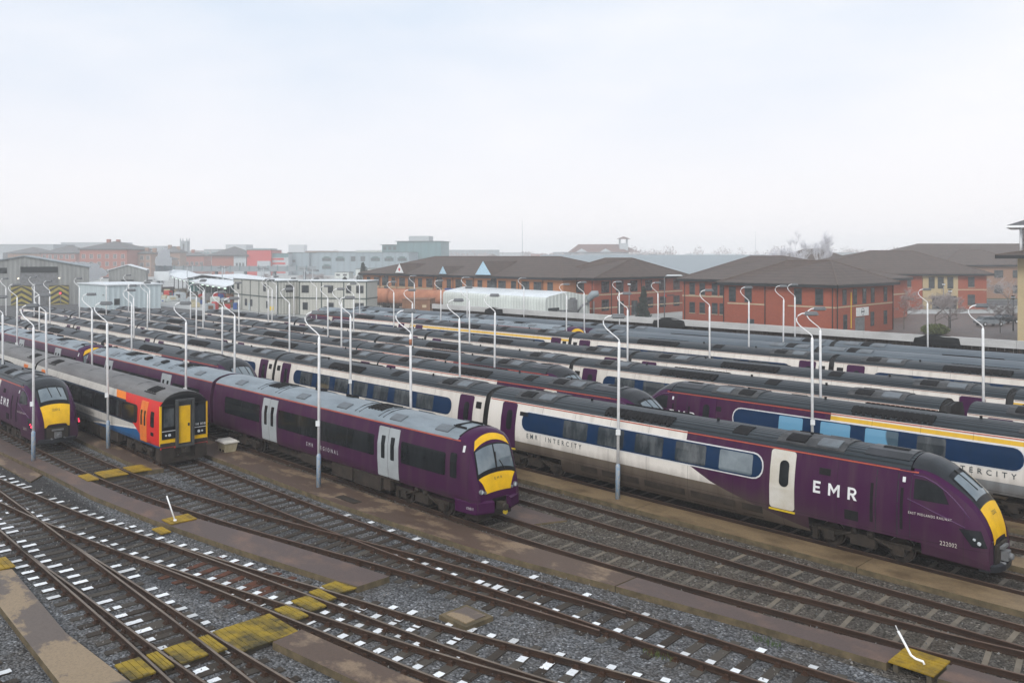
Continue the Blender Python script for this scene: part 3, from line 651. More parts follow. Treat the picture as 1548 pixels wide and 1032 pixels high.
def side_panel(b, sh, x0, x1, z0, z1, sgn=-1, e=.012, m=0, rad=0., nz=5, nx=1, shape=None, back=True):
    """slab following the body side; rad rounds the four corners"""
    rows = []; zs = []
    if rad:
        for k in range(5): zs.append(z0+rad*(1-math.cos(k/4*math.pi/2)))
        zs += [z0+rad+(z1-z0-2*rad)*i/3 for i in (1, 2)]
        for k in range(4, -1, -1): zs.append(z1-rad*(1-math.cos(k/4*math.pi/2)))
    else: zs = [z0+(z1-z0)*i/nz for i in range(nz+1)]
    for z in zs:
        ins = 0.
        if rad:
            d = min(z-z0, z1-z); ins = rad-math.sqrt(max(0, rad*rad-(rad-d)**2)) if d < rad else 0.
        a, c = x0+ins, x1-ins
        if shape: a, c = shape(z)
        rows.append([sh.side(a+(c-a)*i/nx, z, sgn, e) for i in range(nx+1)])
    b.grid(rows, m, False, flip=(sgn > 0))
    # rim into the body
    rim = rows[0] + [r[-1] for r in rows[1:-1]] + rows[-1][::-1] + [r[0] for r in rows[-2:0:-1]]
    inn = [(p[0], p[1]-sgn*(e+.02), p[2]) for p in rim]
    L = len(rim)
    for i in range(L):
        q = [rim[i], inn[i], inn[(i+1) % L], rim[(i+1) % L]]; b.quad(q[::-1] if sgn > 0 else q, m)
def side_text(b, sh, body, x0, z0, h, sgn=-1, e=.02, spacing=1.25, width=None, m=0, follow=True, bold=0.):
    vs_, fs, wd = text_faces(body, h, spacing, bold); k = (width/wd) if width else 1.
    i0 = len(b.v)
    for x, y in vs_:
        X = x0 + x*k if sgn < 0 else x0 - x*k
        b.v.append(sh.side(X, z0+y, sgn, e))
    for f in fs: b.f.append(tuple(i0+i for i in f)); b.m.append(m); b.sm.append(False)
def bogie(parent, x, wb=2.5, r=.43, wide=1.0):
    b = MB()
    for wx in (x-wb/2, x+wb/2):
        for s in (-1, 1):
            b.tube([(wx, s*.70, r), (wx, s*.83, r)], [r, r], 20, 0, smooth=False); b.tube([(wx, s*.66, r), (wx, s*.70, r)], [r+.03, r+.03], 20, 1, smooth=False)
            b.tube([(wx, s*.83, r), (wx, s*.86, r)], [r*.62, r*.55], 16, 0); b.tube([(wx, s*.86, r), (wx, s*1.08, r)], [.17, .13], 10, 0)
            b.box(wx-.2, wx+.2, s*1.02-.08, s*1.02+.08, r-.16, r+.18, 0)
        b.tube([(wx, -.7, r), (wx, .7, r)], .09, 8, 0)
    for s in (-1, 1):
        b.box(x-wb/2-.45, x+wb/2+.45, s*1.0-.07, s*1.0+.07, r+.10, r+.26, 0)
        b.box(x-.45, x+.45, s*1.0-.12, s*1.0+.12, r-.12, r+.3, 0)
        b.tube([(x-.3, s*1.1, r+.3), (x-.3, s*1.1, r+.52)], .13, 10, 0); b.tube([(x+.3, s*1.1, r+.3), (x+.3, s*1.1, r+.52)], .13, 10, 0)
        b.tube([(x-wb/2+.2, s*1.12, r+.05), (x-.3, s*1.12, r+.33)], .045, 6, 0); b.tube([(x+wb/2-.2, s*1.12, r+.05), (x+.3, s*1.12, r+.33)], .045, 6, 0)
        b.box(x-wb/2-.7, x-wb/2-.5, s*.9-.1, s*.9+.1, .15, .7, 0)
    b.box(x-wb/2-.3, x+wb/2+.3, -.6, .6, r+.05, r+.25, 0)
    return b.obj('bogie', ['bogie_dirt', 'wheel_rim'], parent)
def roof_box(b, sh, x0, x1, y0, y1, h, m=0, inset=.0):
    """raised panel lying on the curved roof"""
    tab = sorted((y, z) for y, z in sh.p if z > 3.3)
    def zz(y): return interp(tab, abs(y))
    n = 4
    top = [[(x, y0+(y1-y0)*i/n, zz(y0+(y1-y0)*i/n)+h) for i in range(n+1)] for x in (x0, x1)]
    b.grid(top, m, False, flip=False)
    rim = top[0] + top[1][::-1]; L = len(rim)
    for i in range(L):
        p, q = rim[i], rim[(i+1) % L]; b.quad([p, (p[0], p[1], p[2]-h-.04), (q[0], q[1], q[2]-h-.04), q], m)
def skirts(b, sh, xs, bays):
    """lower side skirts left open where the bogies sit"""
    N = sh.n; cuts = sorted(set(xs) | {e for q in bays for e in q}); segs = []; cur = []
    for x in cuts:
        inside = any(a < x-1e-6 and x+1e-6 < c for a, c in bays)
        if inside: continue
        cur.append(x)
        if any(abs(x-a) < 1e-6 for a, c in bays): segs.append(cur); cur = []
    segs.append(cur)
    for g_ in segs:
        if len(g_) > 1:
            lo_ = (1, 2) if g_[0] > 9.5 else (0, 1, 2); hi_ = (N-3, N-2) if g_[0] > 9.5 else (N-3, N-2, N-1)
            b.grid([[sh.ringpt(x, i) for i in lo_] for x in g_], 0, True); b.grid([[sh.ringpt(x, i) for i in hi_] for x in g_], 0, True)
def make_shell(sh, x0, x1, bodymat, roofmat, roof_from, name='carriage', parent=None, extra=(), endcap=(True, True), xroof=None, kit=(), bays=None):
    xs = stations(x0, x1, extra); nr = roof_from; N = sh.n
    r0 = 2 if bays else 0
    b = MB(); rowsL = [[sh.ringpt(x, i) for i in range(r0, nr+1)] for x in xs]; b.grid(rowsL, 0, True)
    rowsR = [[sh.ringpt(x, i) for i in range(N-1-nr, N-r0)] for x in xs]; b.grid(rowsR, 0, True)
    if bays: skirts(b, sh, xs, bays)
    for k, x in ((0, x0), (1, x1)):
        ring = [sh.ringpt(x, i) for i in range(N)]
        if endcap[k]: b.quad(ring if k == 1 else ring[::-1], 1)
    # underside
    b.quad([sh.ringpt(x0, r0), sh.ringpt(x0, N-1-r0), sh.ringpt(x1, N-1-r0), sh.ringpt(x1, r0)], 0)
    body = b.obj(name, [bodymat, 'rubber'], parent)
    for f in body.data.polygons: pass
    b = MB(); rows = [[sh.ringpt(x, i) for i in range(nr, N-nr)] for x in xs]; b.grid(rows, 0, True)
    b.obj('roof', roofmat, body)
    return body
def stripe(sh, body, x0, x1, z, mname='paint_orange_stripe', e=.014, h=.045):
    b = MB()
    for s in (-1, 1): side_panel(b, sh, x0, x1, z, z+h, s, e, 0, nz=1, nx=max(1, int((x1-x0)/1.2)))
    b.obj('cantrail_stripe', mname, body)
def add_window_band(sh, body, x0, x1, z0, z1, panes, trim=False, panemat='glass_pane', bandmat='band_blue', rad=.42):
    for s in (-1, 1):
        b = MB()
        if trim: side_panel(b, sh, x0-.05, x1+.05, z0-.05, z1+.05, s, .008, 1, rad=rad+.03)
        side_panel(b, sh, x0, x1, z0, z1, s, .014, 0, rad=rad); wb_ = b.obj('window_band', [bandmat, 'band_trim'], body)
        for pn in panes:
            a, c = pn[0], pn[1]; b = MB(); side_panel(b, sh, a, c, z0+.06, z1-.05, s, .022, 0, rad=.08); b.obj('window', pn[2] if len(pn) > 2 else panemat, body)
def plug_door(sh, body, x0, x1, mname, z0=1.08, z1=3.3, s=(-1, 1), pill=True):
    for sg in s:
        b = MB(); side_panel(b, sh, x0, x1, z0, z1, sg, .03, 0, rad=.12); d = b.obj('door', mname, body)
        if pill:
            c = (x0+x1)/2+.08; b = MB(); side_panel(b, sh, c-.19, c+.19, 1.95, 2.95, sg, .042, 0, rad=.185); b.obj('door_window', 'glass_dark', body)
        b = MB(); side_panel(b, sh, x0-.02, x1+.02, z0-.09, z0-.03, sg, .06, 0, nz=1); b.obj('door_step', 'sign_yellow', body)
def gangway(body, x, d, wd=1.0):
    b = MB(); w0 = 1.0
    for k in range(5):
        x0 = x+d*(.0+.085*k); r = .0 if k % 2 else .04
        ring = [(-w0-r, .9), (-w0-r, 3.1), (-.75, 3.55+r), (0, 3.66+r), (.75, 3.55+r), (w0+r, 3.1), (w0+r, .9)]
        x1 = x0+d*.085
        P = [(x0, y, z) for y, z in ring]; Q = [(x1, y, z) for y, z in ring]
        for i in range(len(ring)-1): b.quad([P[i], P[i+1], Q[i+1], Q[i]], 0)
        b.quad([(x0, y, z) for y, z in ring], 0); b.quad([(x1, y, z) for y, z in ring], 0)
    b.obj('gangway', 'rubber', body)
def roofkit222(sh, body, L, front=None):
    h = L/2
    def fan(x0, x1):
        b = MB()
        roof_box(b, sh, x0, x1, -.95, .95, .05, 0); roof_box(b, sh, x0+.35, x0+(x1-x0)*.42, -.85, -.3, .075, 1); roof_box(b, sh, x0+(x1-x0)*.6, x1-.25, -.85, -.3, .075, 2)
        roof_box(b, sh, x0+.35, x0+(x1-x0)*.42, .3, .85, .075, 1); roof_box(b, sh, x0+(x1-x0)*.6, x1-.25, .3, .85, .075, 2)
        b.obj('roof_fan_unit', ['roof_kit', 'roof_vent', 'roof_hatch'], body)
    fan(-h+1.6, -h+4.3)
    if front: fan(front-2.7, front)
    else: fan(h-4.3, h-1.6)
    # long exhaust strip along the near and far shoulders
    for s in (-1, 1):
        y0, y1 = (-.98, -.62) if s < 0 else (.62, .98)
        b2 = MB(); roof_box(b2, sh, -4.4, -.7, y0, y1, .07, 0)
        rn = random.Random(3)
        for k in range(16):
            a_ = rn.uniform(0, .09); roof_box(b2, sh, -4.35+k*.228, -4.2+k*.228, y0-.12+a_ if s < 0 else y0, y1 if s < 0 else y1+.12-a_, .085, 0)
        b2.obj('exhaust_cover', 'roof_vent', body)
    b = MB(); roof_box(b, sh, 2.2, 2.9, -.9, -.2, .03, 0); b.obj('roof_hatch', 'roof_vent', body)
    for x in (-6., 1., 5.2): b = MB(); b.tube([(x, 0, 3.78), (x, 0, 3.92)], .06, 6, 0); b.obj('roof_aerial', 'roof_vent', body)

def grilles(sh, body, spans):
    for x0, x1 in spans:
        for s in (-1, 1):
            b = MB(); side_panel(b, sh, x0, x1, .5, .98, s, .012, 0, nz=2); g_ = b.obj('underfloor_panel', 'under_brown', body)
def make_222_mid(first=False, front_roof='roof_black'):
    L = 21.9; h = L/2; sh = Shell(PROF222, L)
    body = make_shell(sh, -h, h, livery('livery_first' if first else 'livery_white', 'first' if first else 'white'), front_roof, 8, bays=[(-9.95, -6.05), (6.05, 9.95)])
    stripe(sh, body, -h+.05, h-.05, 3.33, 'paint_pale_stripe', h=.03)
    panes = [(-7.5+2.13*i, -6.0+2.13*i) for i in range(7)]
    add_window_band(sh, body, -8.4, 8.35, 2.06, 2.98, panes)
    plug_door(sh, body, -10.1, -8.95, 'paint_purple'); plug_door(sh, body, 8.95, 10.1, 'paint_purple')
    for s in (-1, 1):
        for x0 in (-10.75, 10.3):
            b = MB(); side_panel(b, sh, x0, x0+.42, 2.7, 3.05, s, .012, 0, nz=2); b.obj('vent', 'roof_vent', body); b = MB(); side_panel(b, sh, x0, x0+.42, 1.3, 1.75, s, .012, 0, nz=2); b.obj('vent', 'roof_vent', body)
    b = MB(); side_text(b, sh, 'EMR  INTERCITY', -8.2, 1.72, .2, -1, .02, 1.9, 3.6); side_text(b, sh, 'EMR  INTERCITY', 8.2, 1.72, .2, 1, .02, 1.9, 3.6); b.obj('lettering', 'sign_dark', body)
    grilles(sh, body, ((-5.2, -2.8), (-2.4, -.2), (.4, 2.6), (3.2, 5.6)))
    roofkit222(sh, body, L)
    bogie(body, -8.0); bogie(body, 8.0); gangway(body, h, 1)
    return body
# driving car: nose towards +x
KZ = [(8.6, 1), (9.0, 1.0), (9.4, .995), (9.8, .975), (10.15, .93), (10.5, .865), (10.9, .785), (11.3, .695), (11.55, .615), (11.75, .52), (11.88, .43), (11.95, .365), (11.98, .31)]
KY = [(8.8, 1), (9.4, .998), (10., .985), (10.5, .965), (11., .94), (11.4, .91), (11.7, .875), (11.9, .83), (12.0, .79), (11.98, .77)]
def make_222_drive(livkind='drive', number='222002', mirror_text=False, lights='head', roofm='roof_black', blind=False):
    L = 24.0; h = 12.0; sh = Shell(PROF222, L, KZ, KY)
    extra = [8.6+.12*i for i in range(29)]+[11.95, 11.98]
    xs_nose = 8.9
    lv = livery('livery_'+livkind, livkind if livkind != 'purple' else 'purple')
    N = sh.n
    # body up to nose, then nose loft
    xs = stations(-h, 11.98, extra)
    b = MB(); b.grid([[sh.ringpt(x, i) for i in range(2, 9)] for x in xs], 0, True); b.grid([[sh.ringpt(x, i) for i in range(N-9, N-2)] for x in xs], 0, True)
    skirts(b, sh, xs, [(-10.75, -6.85), (5.7, 9.75)])
    b.quad([sh.ringpt(-h, i) for i in range(N)][::-1], 0)
    b.quad([sh.ringpt(11.98, i) for i in range(1, N-1)], 0)
    b.quad([sh.ringpt(-h, 2), sh.ringpt(-h, N-3), sh.ringpt(12.0, N-3), sh.ringpt(12.0, 2)], 1)
    body = b.obj('carriage', [lv, 'under_black'])
    b = MB(); xr = [x for x in xs if x <= 9.4]; b.grid([[sh.ringpt(x, i) for i in range(8, N-8)] for x in xr], 0, True); b.obj('roof', roofm, body)
    b = MB(); xr = [x for x in xs if x >= 9.35]
    b.grid([[sh.ringpt(x, 8+(N-17)*j/14) for j in range(15)] for x in xr], 0, True); b.obj('cab_dome', 'paint_purple', body)
    b = MB(); b.grid(nose_patch(sh, 9.36, 11.57, 1.04, .78, .006, 22, 20), 0, True); b.obj('nose_shroud', 'nose_dark', body)
    b = MB(); b.grid(nose_patch(sh, 10.42, 11.54, .72, .75, .016), 0, True); b.obj('screen_surround', 'screen_surround', body)
    b = MB(); b.grid(nose_patch(sh, 10.58, 11.38, .64, .68, .028), 0, True); b.obj('windscreen', 'glass_screen', body)
    b = MB(); rows = nose_patch(sh, 11.56, 11.97, .77, .66, .018); b.grid(rows, 0, True)
    lastrow = rows[-1]; lip = [(p[0]+.02, p[1]*.98, p[2]-.10 if abs(p[1]) < .5 else p[2]-.22) for p in lastrow]; b.grid([lastrow, lip], 0, False)
    b.obj('warning_panel', 'paint_yellow', body)
    b = MB(); b.box(11.97, 12.0, -.66, .66, .55, 1.34, 0); b.obj('coupler_recess', 'roof_vent', body)
    # wipers
    b = MB()
    for yy in (-.18, .30):
        pts = []
        for x in (10.45, 10.85, 11.25):
            tab = sorted((y, z) for y, z in sh.p if z > 3.0); z = sh.zb+(interp(tab, abs(yy))-sh.zb)*interp(sh.kz, x); pts.append((x, yy+(x-10.45)*.12, z+.05))
        b.tube(pts, .022, 5); 
    b.obj('wiper', 'rubber', body)
    # side cab window
    for s in (-1, 1):
        b = MB(); side_panel(b, sh, 9.5, 10.45, 2.45, 3.12, s, .014, 0, nz=6, nx=5, shape=lambda z: (9.5, 10.62-(z-2.45)*.55-max(0, (z-2.95))*2.2)); b.obj('cab_window', 'glass_dark', body)
        b = MB(); side_panel(b, sh, 11.15, 11.93, 1.22, 1.75, s, .02, 0, nz=6, nx=5, shape=lambda z: (11.0+(1.75-z)*.85, 11.92-(z-1.22)*.42)); b.obj('light_cluster', 'glass_dark', body)
        b = MB()
        for lx, lz, rr in ((11.70, 1.36, .06), (11.54, 1.47, .04)):
            c = sh.side(lx, lz, s, .045); b.tube([(c[0]-.05, c[1]-s*.03, c[2]), (c[0]+.01, c[1]+s*.012, c[2])], rr, 12)
        if lights == 'tail': b.obj('tail_lamp', 'tail_red', body)
        else: b.obj('headlamp', 'head_white', body)
    # coupler, buffer beam and lower valance
    b = MB(); b.box(11.75, 12.08, -.55, .55, .50, 1.22, 0); b.box(12.0, 12.32, -.17, .17, .66, .98, 1); b.tube([(12.3, 0, .80), (12.46, 0, .80)], [.13, .09], 10, 1); b.box(11.98, 12.2, -.3, .3, 1.05, 1.14, 1)
    b.tube([(12.1, -.33, .62), (12.3, -.33, .62)], .05, 8, 1); b.tube([(12.1, .33, .62), (12.3, .33, .62)], .05, 8, 1)
    b.obj('coupler', ['under_black', 'steel_grey'], body)
    b = MB(); prof = [(-1.05, 11.6), (-.98, 11.95), (-.7, 12.18), (-.3, 12.28), (.3, 12.28), (.7, 12.18), (.98, 11.95), (1.05, 11.6)]
    b.grid([[(x, y, .40) for y, x in prof], [(x+.03, y*1.02, .60) for y, x in prof], [(x-.1, y, .64) for y, x in prof]], 0, False)
    b.quad([(x, y, .40) for y, x in prof], 0); b.obj('snowplough', 'nose_dark', body)
    if livkind == 'purple': pass
    stripe(sh, body, -h+.05, 9.6, 3.31)
    panes = [(-6.70+2.14*i, -5.20+2.14*i, 'glass_blind' if blind else ('glass_pane' if i < 4 else 'glass_screen')) for i in range(5)]
    if blind: panes = [(-5.0, -3.8, 'glass_pane'), (-3.0, -1.5, 'glass_blind'), (-.8, .65, 'glass_blind'), (1.55, 2.8, 'glass_blind')]
    add_window_band(sh, body, -9.5 if not blind else -8.0, 3.78 if not blind else 5.35, 2.06, 2.98, panes, trim=True)
    plug_door(sh, body, -11.0, -9.95, 'paint_purple'); plug_door(sh, body, *((4.13, 5.15, 'paint_door_white') if not blind else (6.4, 7.4, 'paint_purple')))
    for s in (-1, 1):
        for nm_2, a in (('handrail_slot', (8.02, 8.12, 1.35, 2.72)), ('handrail_slot', (9.06, 9.15, 1.33, 2.75)), ('side_vent', (6.1, 6.53, 2.68, 2.92)), ('side_vent', (7.1, 7.6, 1.25, 1.6)), ('side_vent', (-9.7, -9.1, 2.75, 2.95))):
            b = MB(); side_panel(b, sh, *a, s, .014, 0, nz=3); b.obj(nm_2, 'roof_vent', body)
        for x0, x1 in ((8.2, 8.23), (8.95, 8.98), (9.38, 9.40)): b = MB(); side_panel(b, sh, x0, x1, 1.1, 3.2, s, .008, 0); b.obj('panel_joint', 'nose_dark', body)
        b = MB(); side_panel(b, sh, 9.10, 9.2, 2.95, 3.12, s, .016, 0, nz=1); b.obj('data_plate', 'sign_white', body)
    for s in (-1, 1):
        x0_ = (5.9 if s < 0 else 7.55) if not blind else (7.7 if s < 0 else 9.3); b = MB()
        for lo_q, hi_q in ((0, 4), (4, 8), (8, 99)):
            b = MB()
            for q in logo_quads(.44)[lo_q:hi_q]: b.quad([sh.side(x0_+x*(-s)*1.0, 1.98+y, s, .02) for x, y in q])
            b.obj('logo_letter', 'letter_white', body)
    b = MB()
    for s in (-1, 1): side_text(b, sh, 'EAST MIDLANDS RAILWAY', 9.35 if s < 0 else 10.8, 1.93, .085, s, .02, 1.25, 1.4); side_text(b, sh, number, 10.36 if s < 0 else 10.94, 1.08, .145, s, .02, 1.1, .58)
    b.obj('small_lettering', 'paint_white', body)
    b = MB()
    for s in (-1, 1): side_text(b, sh, 'EMR  INTERCITY' if not blind else 'INTERCITY', (-9.1 if s < 0 else -5.5) if not blind else (-7.7 if s < 0 else -5.0), 1.72, .23, s, .02, 1.9, 3.6 if not blind else 2.75, bold=.006)
    b.obj('lettering', 'sign_dark', body)
    # number on yellow panel
    vs_, fs, wd = text_faces(number, .085, 1.1); b = MB(); i0 = 0
    mid = (N-1)/2
    tabz = sorted((y, z) for y, z in sh.p if z > 2.0)
    for x, y in vs_:
        yy = -(-wd/2+x) ; X = 11.78-y*.75; z = sh.zb+(interp(tabz, abs(yy)/.8)-sh.zb)*interp(sh.kz, X)
        b.v.append((X+.03, -yy, z+.03))
    for f in fs: b.f.append(f); b.m.append(0); b.sm.append(False)
    b.obj('nose_number', 'sign_dark', body)
    grilles(sh, body, ((-5.6, -4.6), (-4.3, -2.2), (-1.9, .2), (.5, 2.6), (2.9, 3.8)))
    for s in (-1, 1):
        P = [sh.side(x, z, s, .012) for x, z in ((9.3, 2.42), (9.7, 2.30), (10.1, 2.16), (10.5, 2.03), (10.9, 1.90), (11.2, 1.80))]
        b = MB(); b.tube(P, .016, 5); b.obj('nose_crease', 'purple_highlight', body)  # lighter purple strip paints the highlight along the nose crease
        P = [sh.side(x, z, s, .012) for x, z in ((9.45, 3.25), (9.8, 3.22), (10.15, 3.08), (10.5, 2.85), (10.8, 2.62), (11.1, 2.35), (11.35, 2.08))]
        b = MB(); b.tube(P, .02, 5); b.obj('nose_crease', 'purple_highlight', body)
    roofkit222(sh, body, L, front=6.9)
    b = MB(); roof_box(b, sh, 7.6, 9.2, -.85, .85, .03, 0); roof_box(b, sh, 8.0, 8.9, -.12, .12, .05, 1); b.obj('roof_fairing', ['nose_dark', 'roof_vent'], body)
    for xc in (7.65, -8.8): bogie(body, xc, wide=1)
    for o in [body]+list(body.children):
        for v in o.data.vertices:
            if v.co.x > 10.5: v.co.x = 10.5+(v.co.x-10.5)*.88
    return body
def push_out_bogies(): pass
def make_170(number='170515'):
    L = 22.9; h = L/2
    kz = [(9.9, 1), (10.45, .995), (10.7, .975), (10.86, .94), (10.98, .885), (11.1, .80), (11.25, .64), (11.38, .47), (11.44, .37), (11.48, .27), (11.5, .14)]
    ky = [(10.1, 1), (10.6, .992), (10.9, .975), (11.1, .95), (11.3, .91), (11.4, .88), (11.5, .85)]
    sh = Shell(PROF170, L, kz, ky, zb=.62); N = sh.n; x1 = 11.5
    xs = stations(-h, x1, [9.9+.07*i for i in range(22)]+[11.38, 11.44, 11.48, 11.5])
    b = MB(); b.grid([[sh.ringpt(x, i) for i in range(0, 8)] for x in xs], 0, True); b.grid([[sh.ringpt(x, i) for i in range(N-8, N)] for x in xs], 0, True)
    b.quad([sh.ringpt(-h, i) for i in range(N)][::-1], 0); b.quad([sh.ringpt(x1, i) for i in range(N)], 0)
    b.quad([sh.ringpt(-h, 0), sh.ringpt(-h, N-1), sh.ringpt(x1, N-1), sh.ringpt(x1, 0)], 0)
    body = b.obj('carriage', livery('livery_purple', 'purple', 1.15, .5))
    b = MB(); b.grid([[sh.ringpt(x, i) for i in range(7, N-7)] for x in xs if x <= 10.35], 0, True); b.obj('roof', 'roof_bluegrey', body)
    b = MB(); b.grid([[sh.ringpt(x, 7+(N-15)*j/14) for j in range(15)] for x in xs if x >= 10.3], 0, True); b.obj('cab_dome', 'paint_purple', body)
    b = MB(); b.grid(nose_patch(sh, 10.93, 11.075, .80, .97, .014, curve=-.05), 0, True); b.obj('destination_panel', 'paint_yellow', body)
    b = MB(); b.grid(nose_patch(sh, 11.08, 11.385, 1.0, 1.06, .014), 0, True); b.obj('screen_surround', 'screen_surround', body)
    for q0, q1 in ((-1, -.04), (.04, 1)):
        b = MB(); b.grid(nose_patch(sh, 11.105, 11.345, .94, .98, .024, y0=q0, y1=q1), 0, True); b.obj('windscreen', 'glass_screen', body)
    b = MB(); b.grid(nose_patch(sh, 11.388, 11.487, 1.0, .68, .016), 0, True); b.obj('warning_panel', 'paint_yellow', body)
    b = MB(); b.tube([(11.43, -.02, 2.15), (11.33, .02, 2.5), (11.24, .05, 2.85)], .02, 5); b.tube([(11.43, .4, 2.15), (11.34, .2, 2.5)], .02, 5); b.obj('wiper', 'rubber', body)
    vs_, fs, wd = text_faces('EMR', .10, 2.0); b = MB()
    for x, y in vs_: b.v.append((11.49-.02*y/.1, -wd/2+x, 1.80+y))
    for f in fs: b.f.append(f); b.m.append(0); b.sm.append(False)
    b.obj('nose_lettering', 'sign_dark', body)
    for s in (-1, 1):
        b = MB(); b.tube([(11.35, s*.98, 1.42), (11.53, s*.93, 1.42)], .10, 12); b.tube([(11.35, s*.76, 1.36), (11.535, s*.74, 1.36)], .06, 10); b.obj('headlamp', 'lamp_grey', body)
        b = MB(); b.tube([(11.535, s*.93, 1.42), (11.54, s*.93, 1.42)], .07, 12); b.obj('lamp_lens', 'head_white', body)
        # bumper halves
        b = MB()
        pr = [(s*1.32, 10.3), (s*1.30, 10.9), (s*1.2, 11.45), (s*.45, 11.72), (s*.45, 10.8)]
        b.grid([[(x, y, .55) for y, x in pr], [(x+.02, y, .62) for y, x in pr], [(x+.02, y, .98) for y, x in pr], [(x-.08, y*.99, 1.04) for y, x in pr]], 0, False)
        b.quad([(x-.08, y*.99, 1.04) for y, x in pr], 0); b.quad([(x, y, .55) for y, x in pr], 0); b.obj('bumper', 'paint_purple', body)
    b = MB(); b.box(10.4, 11.5, -.42, .42, .45, 1.05, 0); b.box(11.4, 11.8, -.15, .15, .62, .9, 0); b.tube([(11.8, 0, .74), (11.95, 0, .74)], .14, 10, 0); b.obj('coupler', 'under_black', body)
    b = MB(); b.box(10.6, 11.3, -1.0, .9, .25, .5, 0); b.obj('snowplough', 'under_brown', body)
    b = MB(); b.tube([(11.72, .12, .5), (11.8, .12, .5)], .11, 8); b.obj('coupler_cap', 'sign_yellow', body)
    stripe(sh, body, -h+.05, 10.5, 3.33)
    for s in (-1, 1):
        for (x0, x1_) in ((-9.9, -5.85), (-3.85, 4.75), (6.75, 9.75)):
            b = MB(); side_panel(b, sh, x0, x1_, 1.85, 2.78, s, .014, 0, rad=.09); wn = b.obj('window', 'glass_dark', body)
            b = MB(); nb = int((x1_-x0)/2.0)
            for k in range(1, nb): xx = x0+(x1_-x0)*k/nb; side_panel(b, sh, xx-.03, xx+.03, 1.88, 2.75, s, .018, 0, nz=3)
            if nb > 1: b.obj('window_divider', 'screen_surround', body)
        b = MB(); side_panel(b, sh, 10.05, 10.45, 1.85, 2.85, s, .014, 0, rad=.08); b.obj('cab_window', 'glass_dark', body)
        for x0 in (-5.55, 5.05):
            for k in (0, 1):
                b = MB(); side_panel(b, sh, x0+k*.78, x0+k*.78+.75, 1.03, 3.22, s, .03, 0, rad=.05); b.obj('door', 'door_grey', body)
                b = MB(); cxx = x0+k*.78+(.42 if k == 0 else .33); side_panel(b, sh, cxx-.13, cxx+.13, 1.85, 2.85, s, .04, 0, rad=.04); b.obj('door_window', 'glass_dark', body)
            b = MB(); side_panel(b, sh, x0, x0+1.53, .92, 1.0, s, .07, 0, nz=1); b.obj('door_step', 'under_brown', body)
    b = MB()
    for s in (-1, 1): side_text(b, sh, 'EMR  REGIONAL', -1.0 if s < 0 else 1.9, 1.38, .19, s, .02, 1.9, 2.85); side_text(b, sh, number, 11.0 if s < 0 else 11.3, .72, .10, s, .09, 1.1, .35)
    b.obj('lettering', 'band_trim', body)
    b = MB()
    for s in (-1, 1): side_panel(b, sh, 10.72, 10.82, 2.95, 3.2, s, .02, 0, nz=1)
    b.obj('data_plate', 'sign_white', body)
    for x in (-8.9, -2.2, 1.6, 5.9, 9.1):
        for y0, y1 in ((-1.02, -.62), (.62, 1.02)): b = MB(); roof_box(b, sh, x-.42, x+.42, y0, y1, .05, 0); b.obj('roof_hatch', 'roof_hatch', body)
    for x in (-5.4, 4.0):
        for xx in (-1.3, -.95, .6, .95): b = MB(); roof_box(b, sh, x+xx, x+xx+.03, -1., 1., .03, 0); b.obj('roof_seam', 'roof_vent', body)
        b = MB()
        for k in range(5): roof_box(b, sh, x-.75+k*.24, x-.62+k*.24, -.62, .0, .05, 0); roof_box(b, sh, x-.75+k*.24, x-.62+k*.24, .1, .6, .05, 0)
        b.obj('roof_grille', 'roof_vent', body)
    for x in (-2.9, 0.): b = MB(); roof_box(b, sh, x, x+.55, .3, .7, .12, 0); b.obj('roof_vent', 'roof_vent', body)
    b = MB(); b.box(9.4, 10.2, -.6, -.57, 3.66, 3.78, 0); b.box(9.4, 10.2, .3, .33, 3.72, 3.84, 0); b.box(9.55, 9.6, -.6, .33, 3.74, 3.82, 0); b.obj('aerial_frame', 'roof_vent', body)
    b = MB(); roof_box(b, sh, 10.28, 10.36, -1.05, 1.05, .02, 0); b.obj('roof_seam', 'roof_vent', body)
    b = MB()
    for s in (-1, 1):
        for x0, x1_, z0 in ((1.2, 2.9, .35), (3.1, 5.2, .30), (5.4, 5.9, .45), (-1.6, -.2, .5)): b.box(x0, x1_, s*1.18-.12, s*1.18+.12, z0, .93, 0)
        b.tube([(-.9, s*1.0, .55), (-.3, s*1.0, .55)], .22, 12, 0); b.tube([(-2.4, s*1.0, .6), (-1.6, s*1.0, .6)], .18, 12, 0)
    b.box(-5.6, 6.2, -.95, .95, .45, .94, 0); b.obj('underframe', ['under_brown'], body)
    bogie(body, -8.2, 2.6, .42); bogie(body, 7.9, 2.6, .42); gangway(body, -h, -1)
    return body
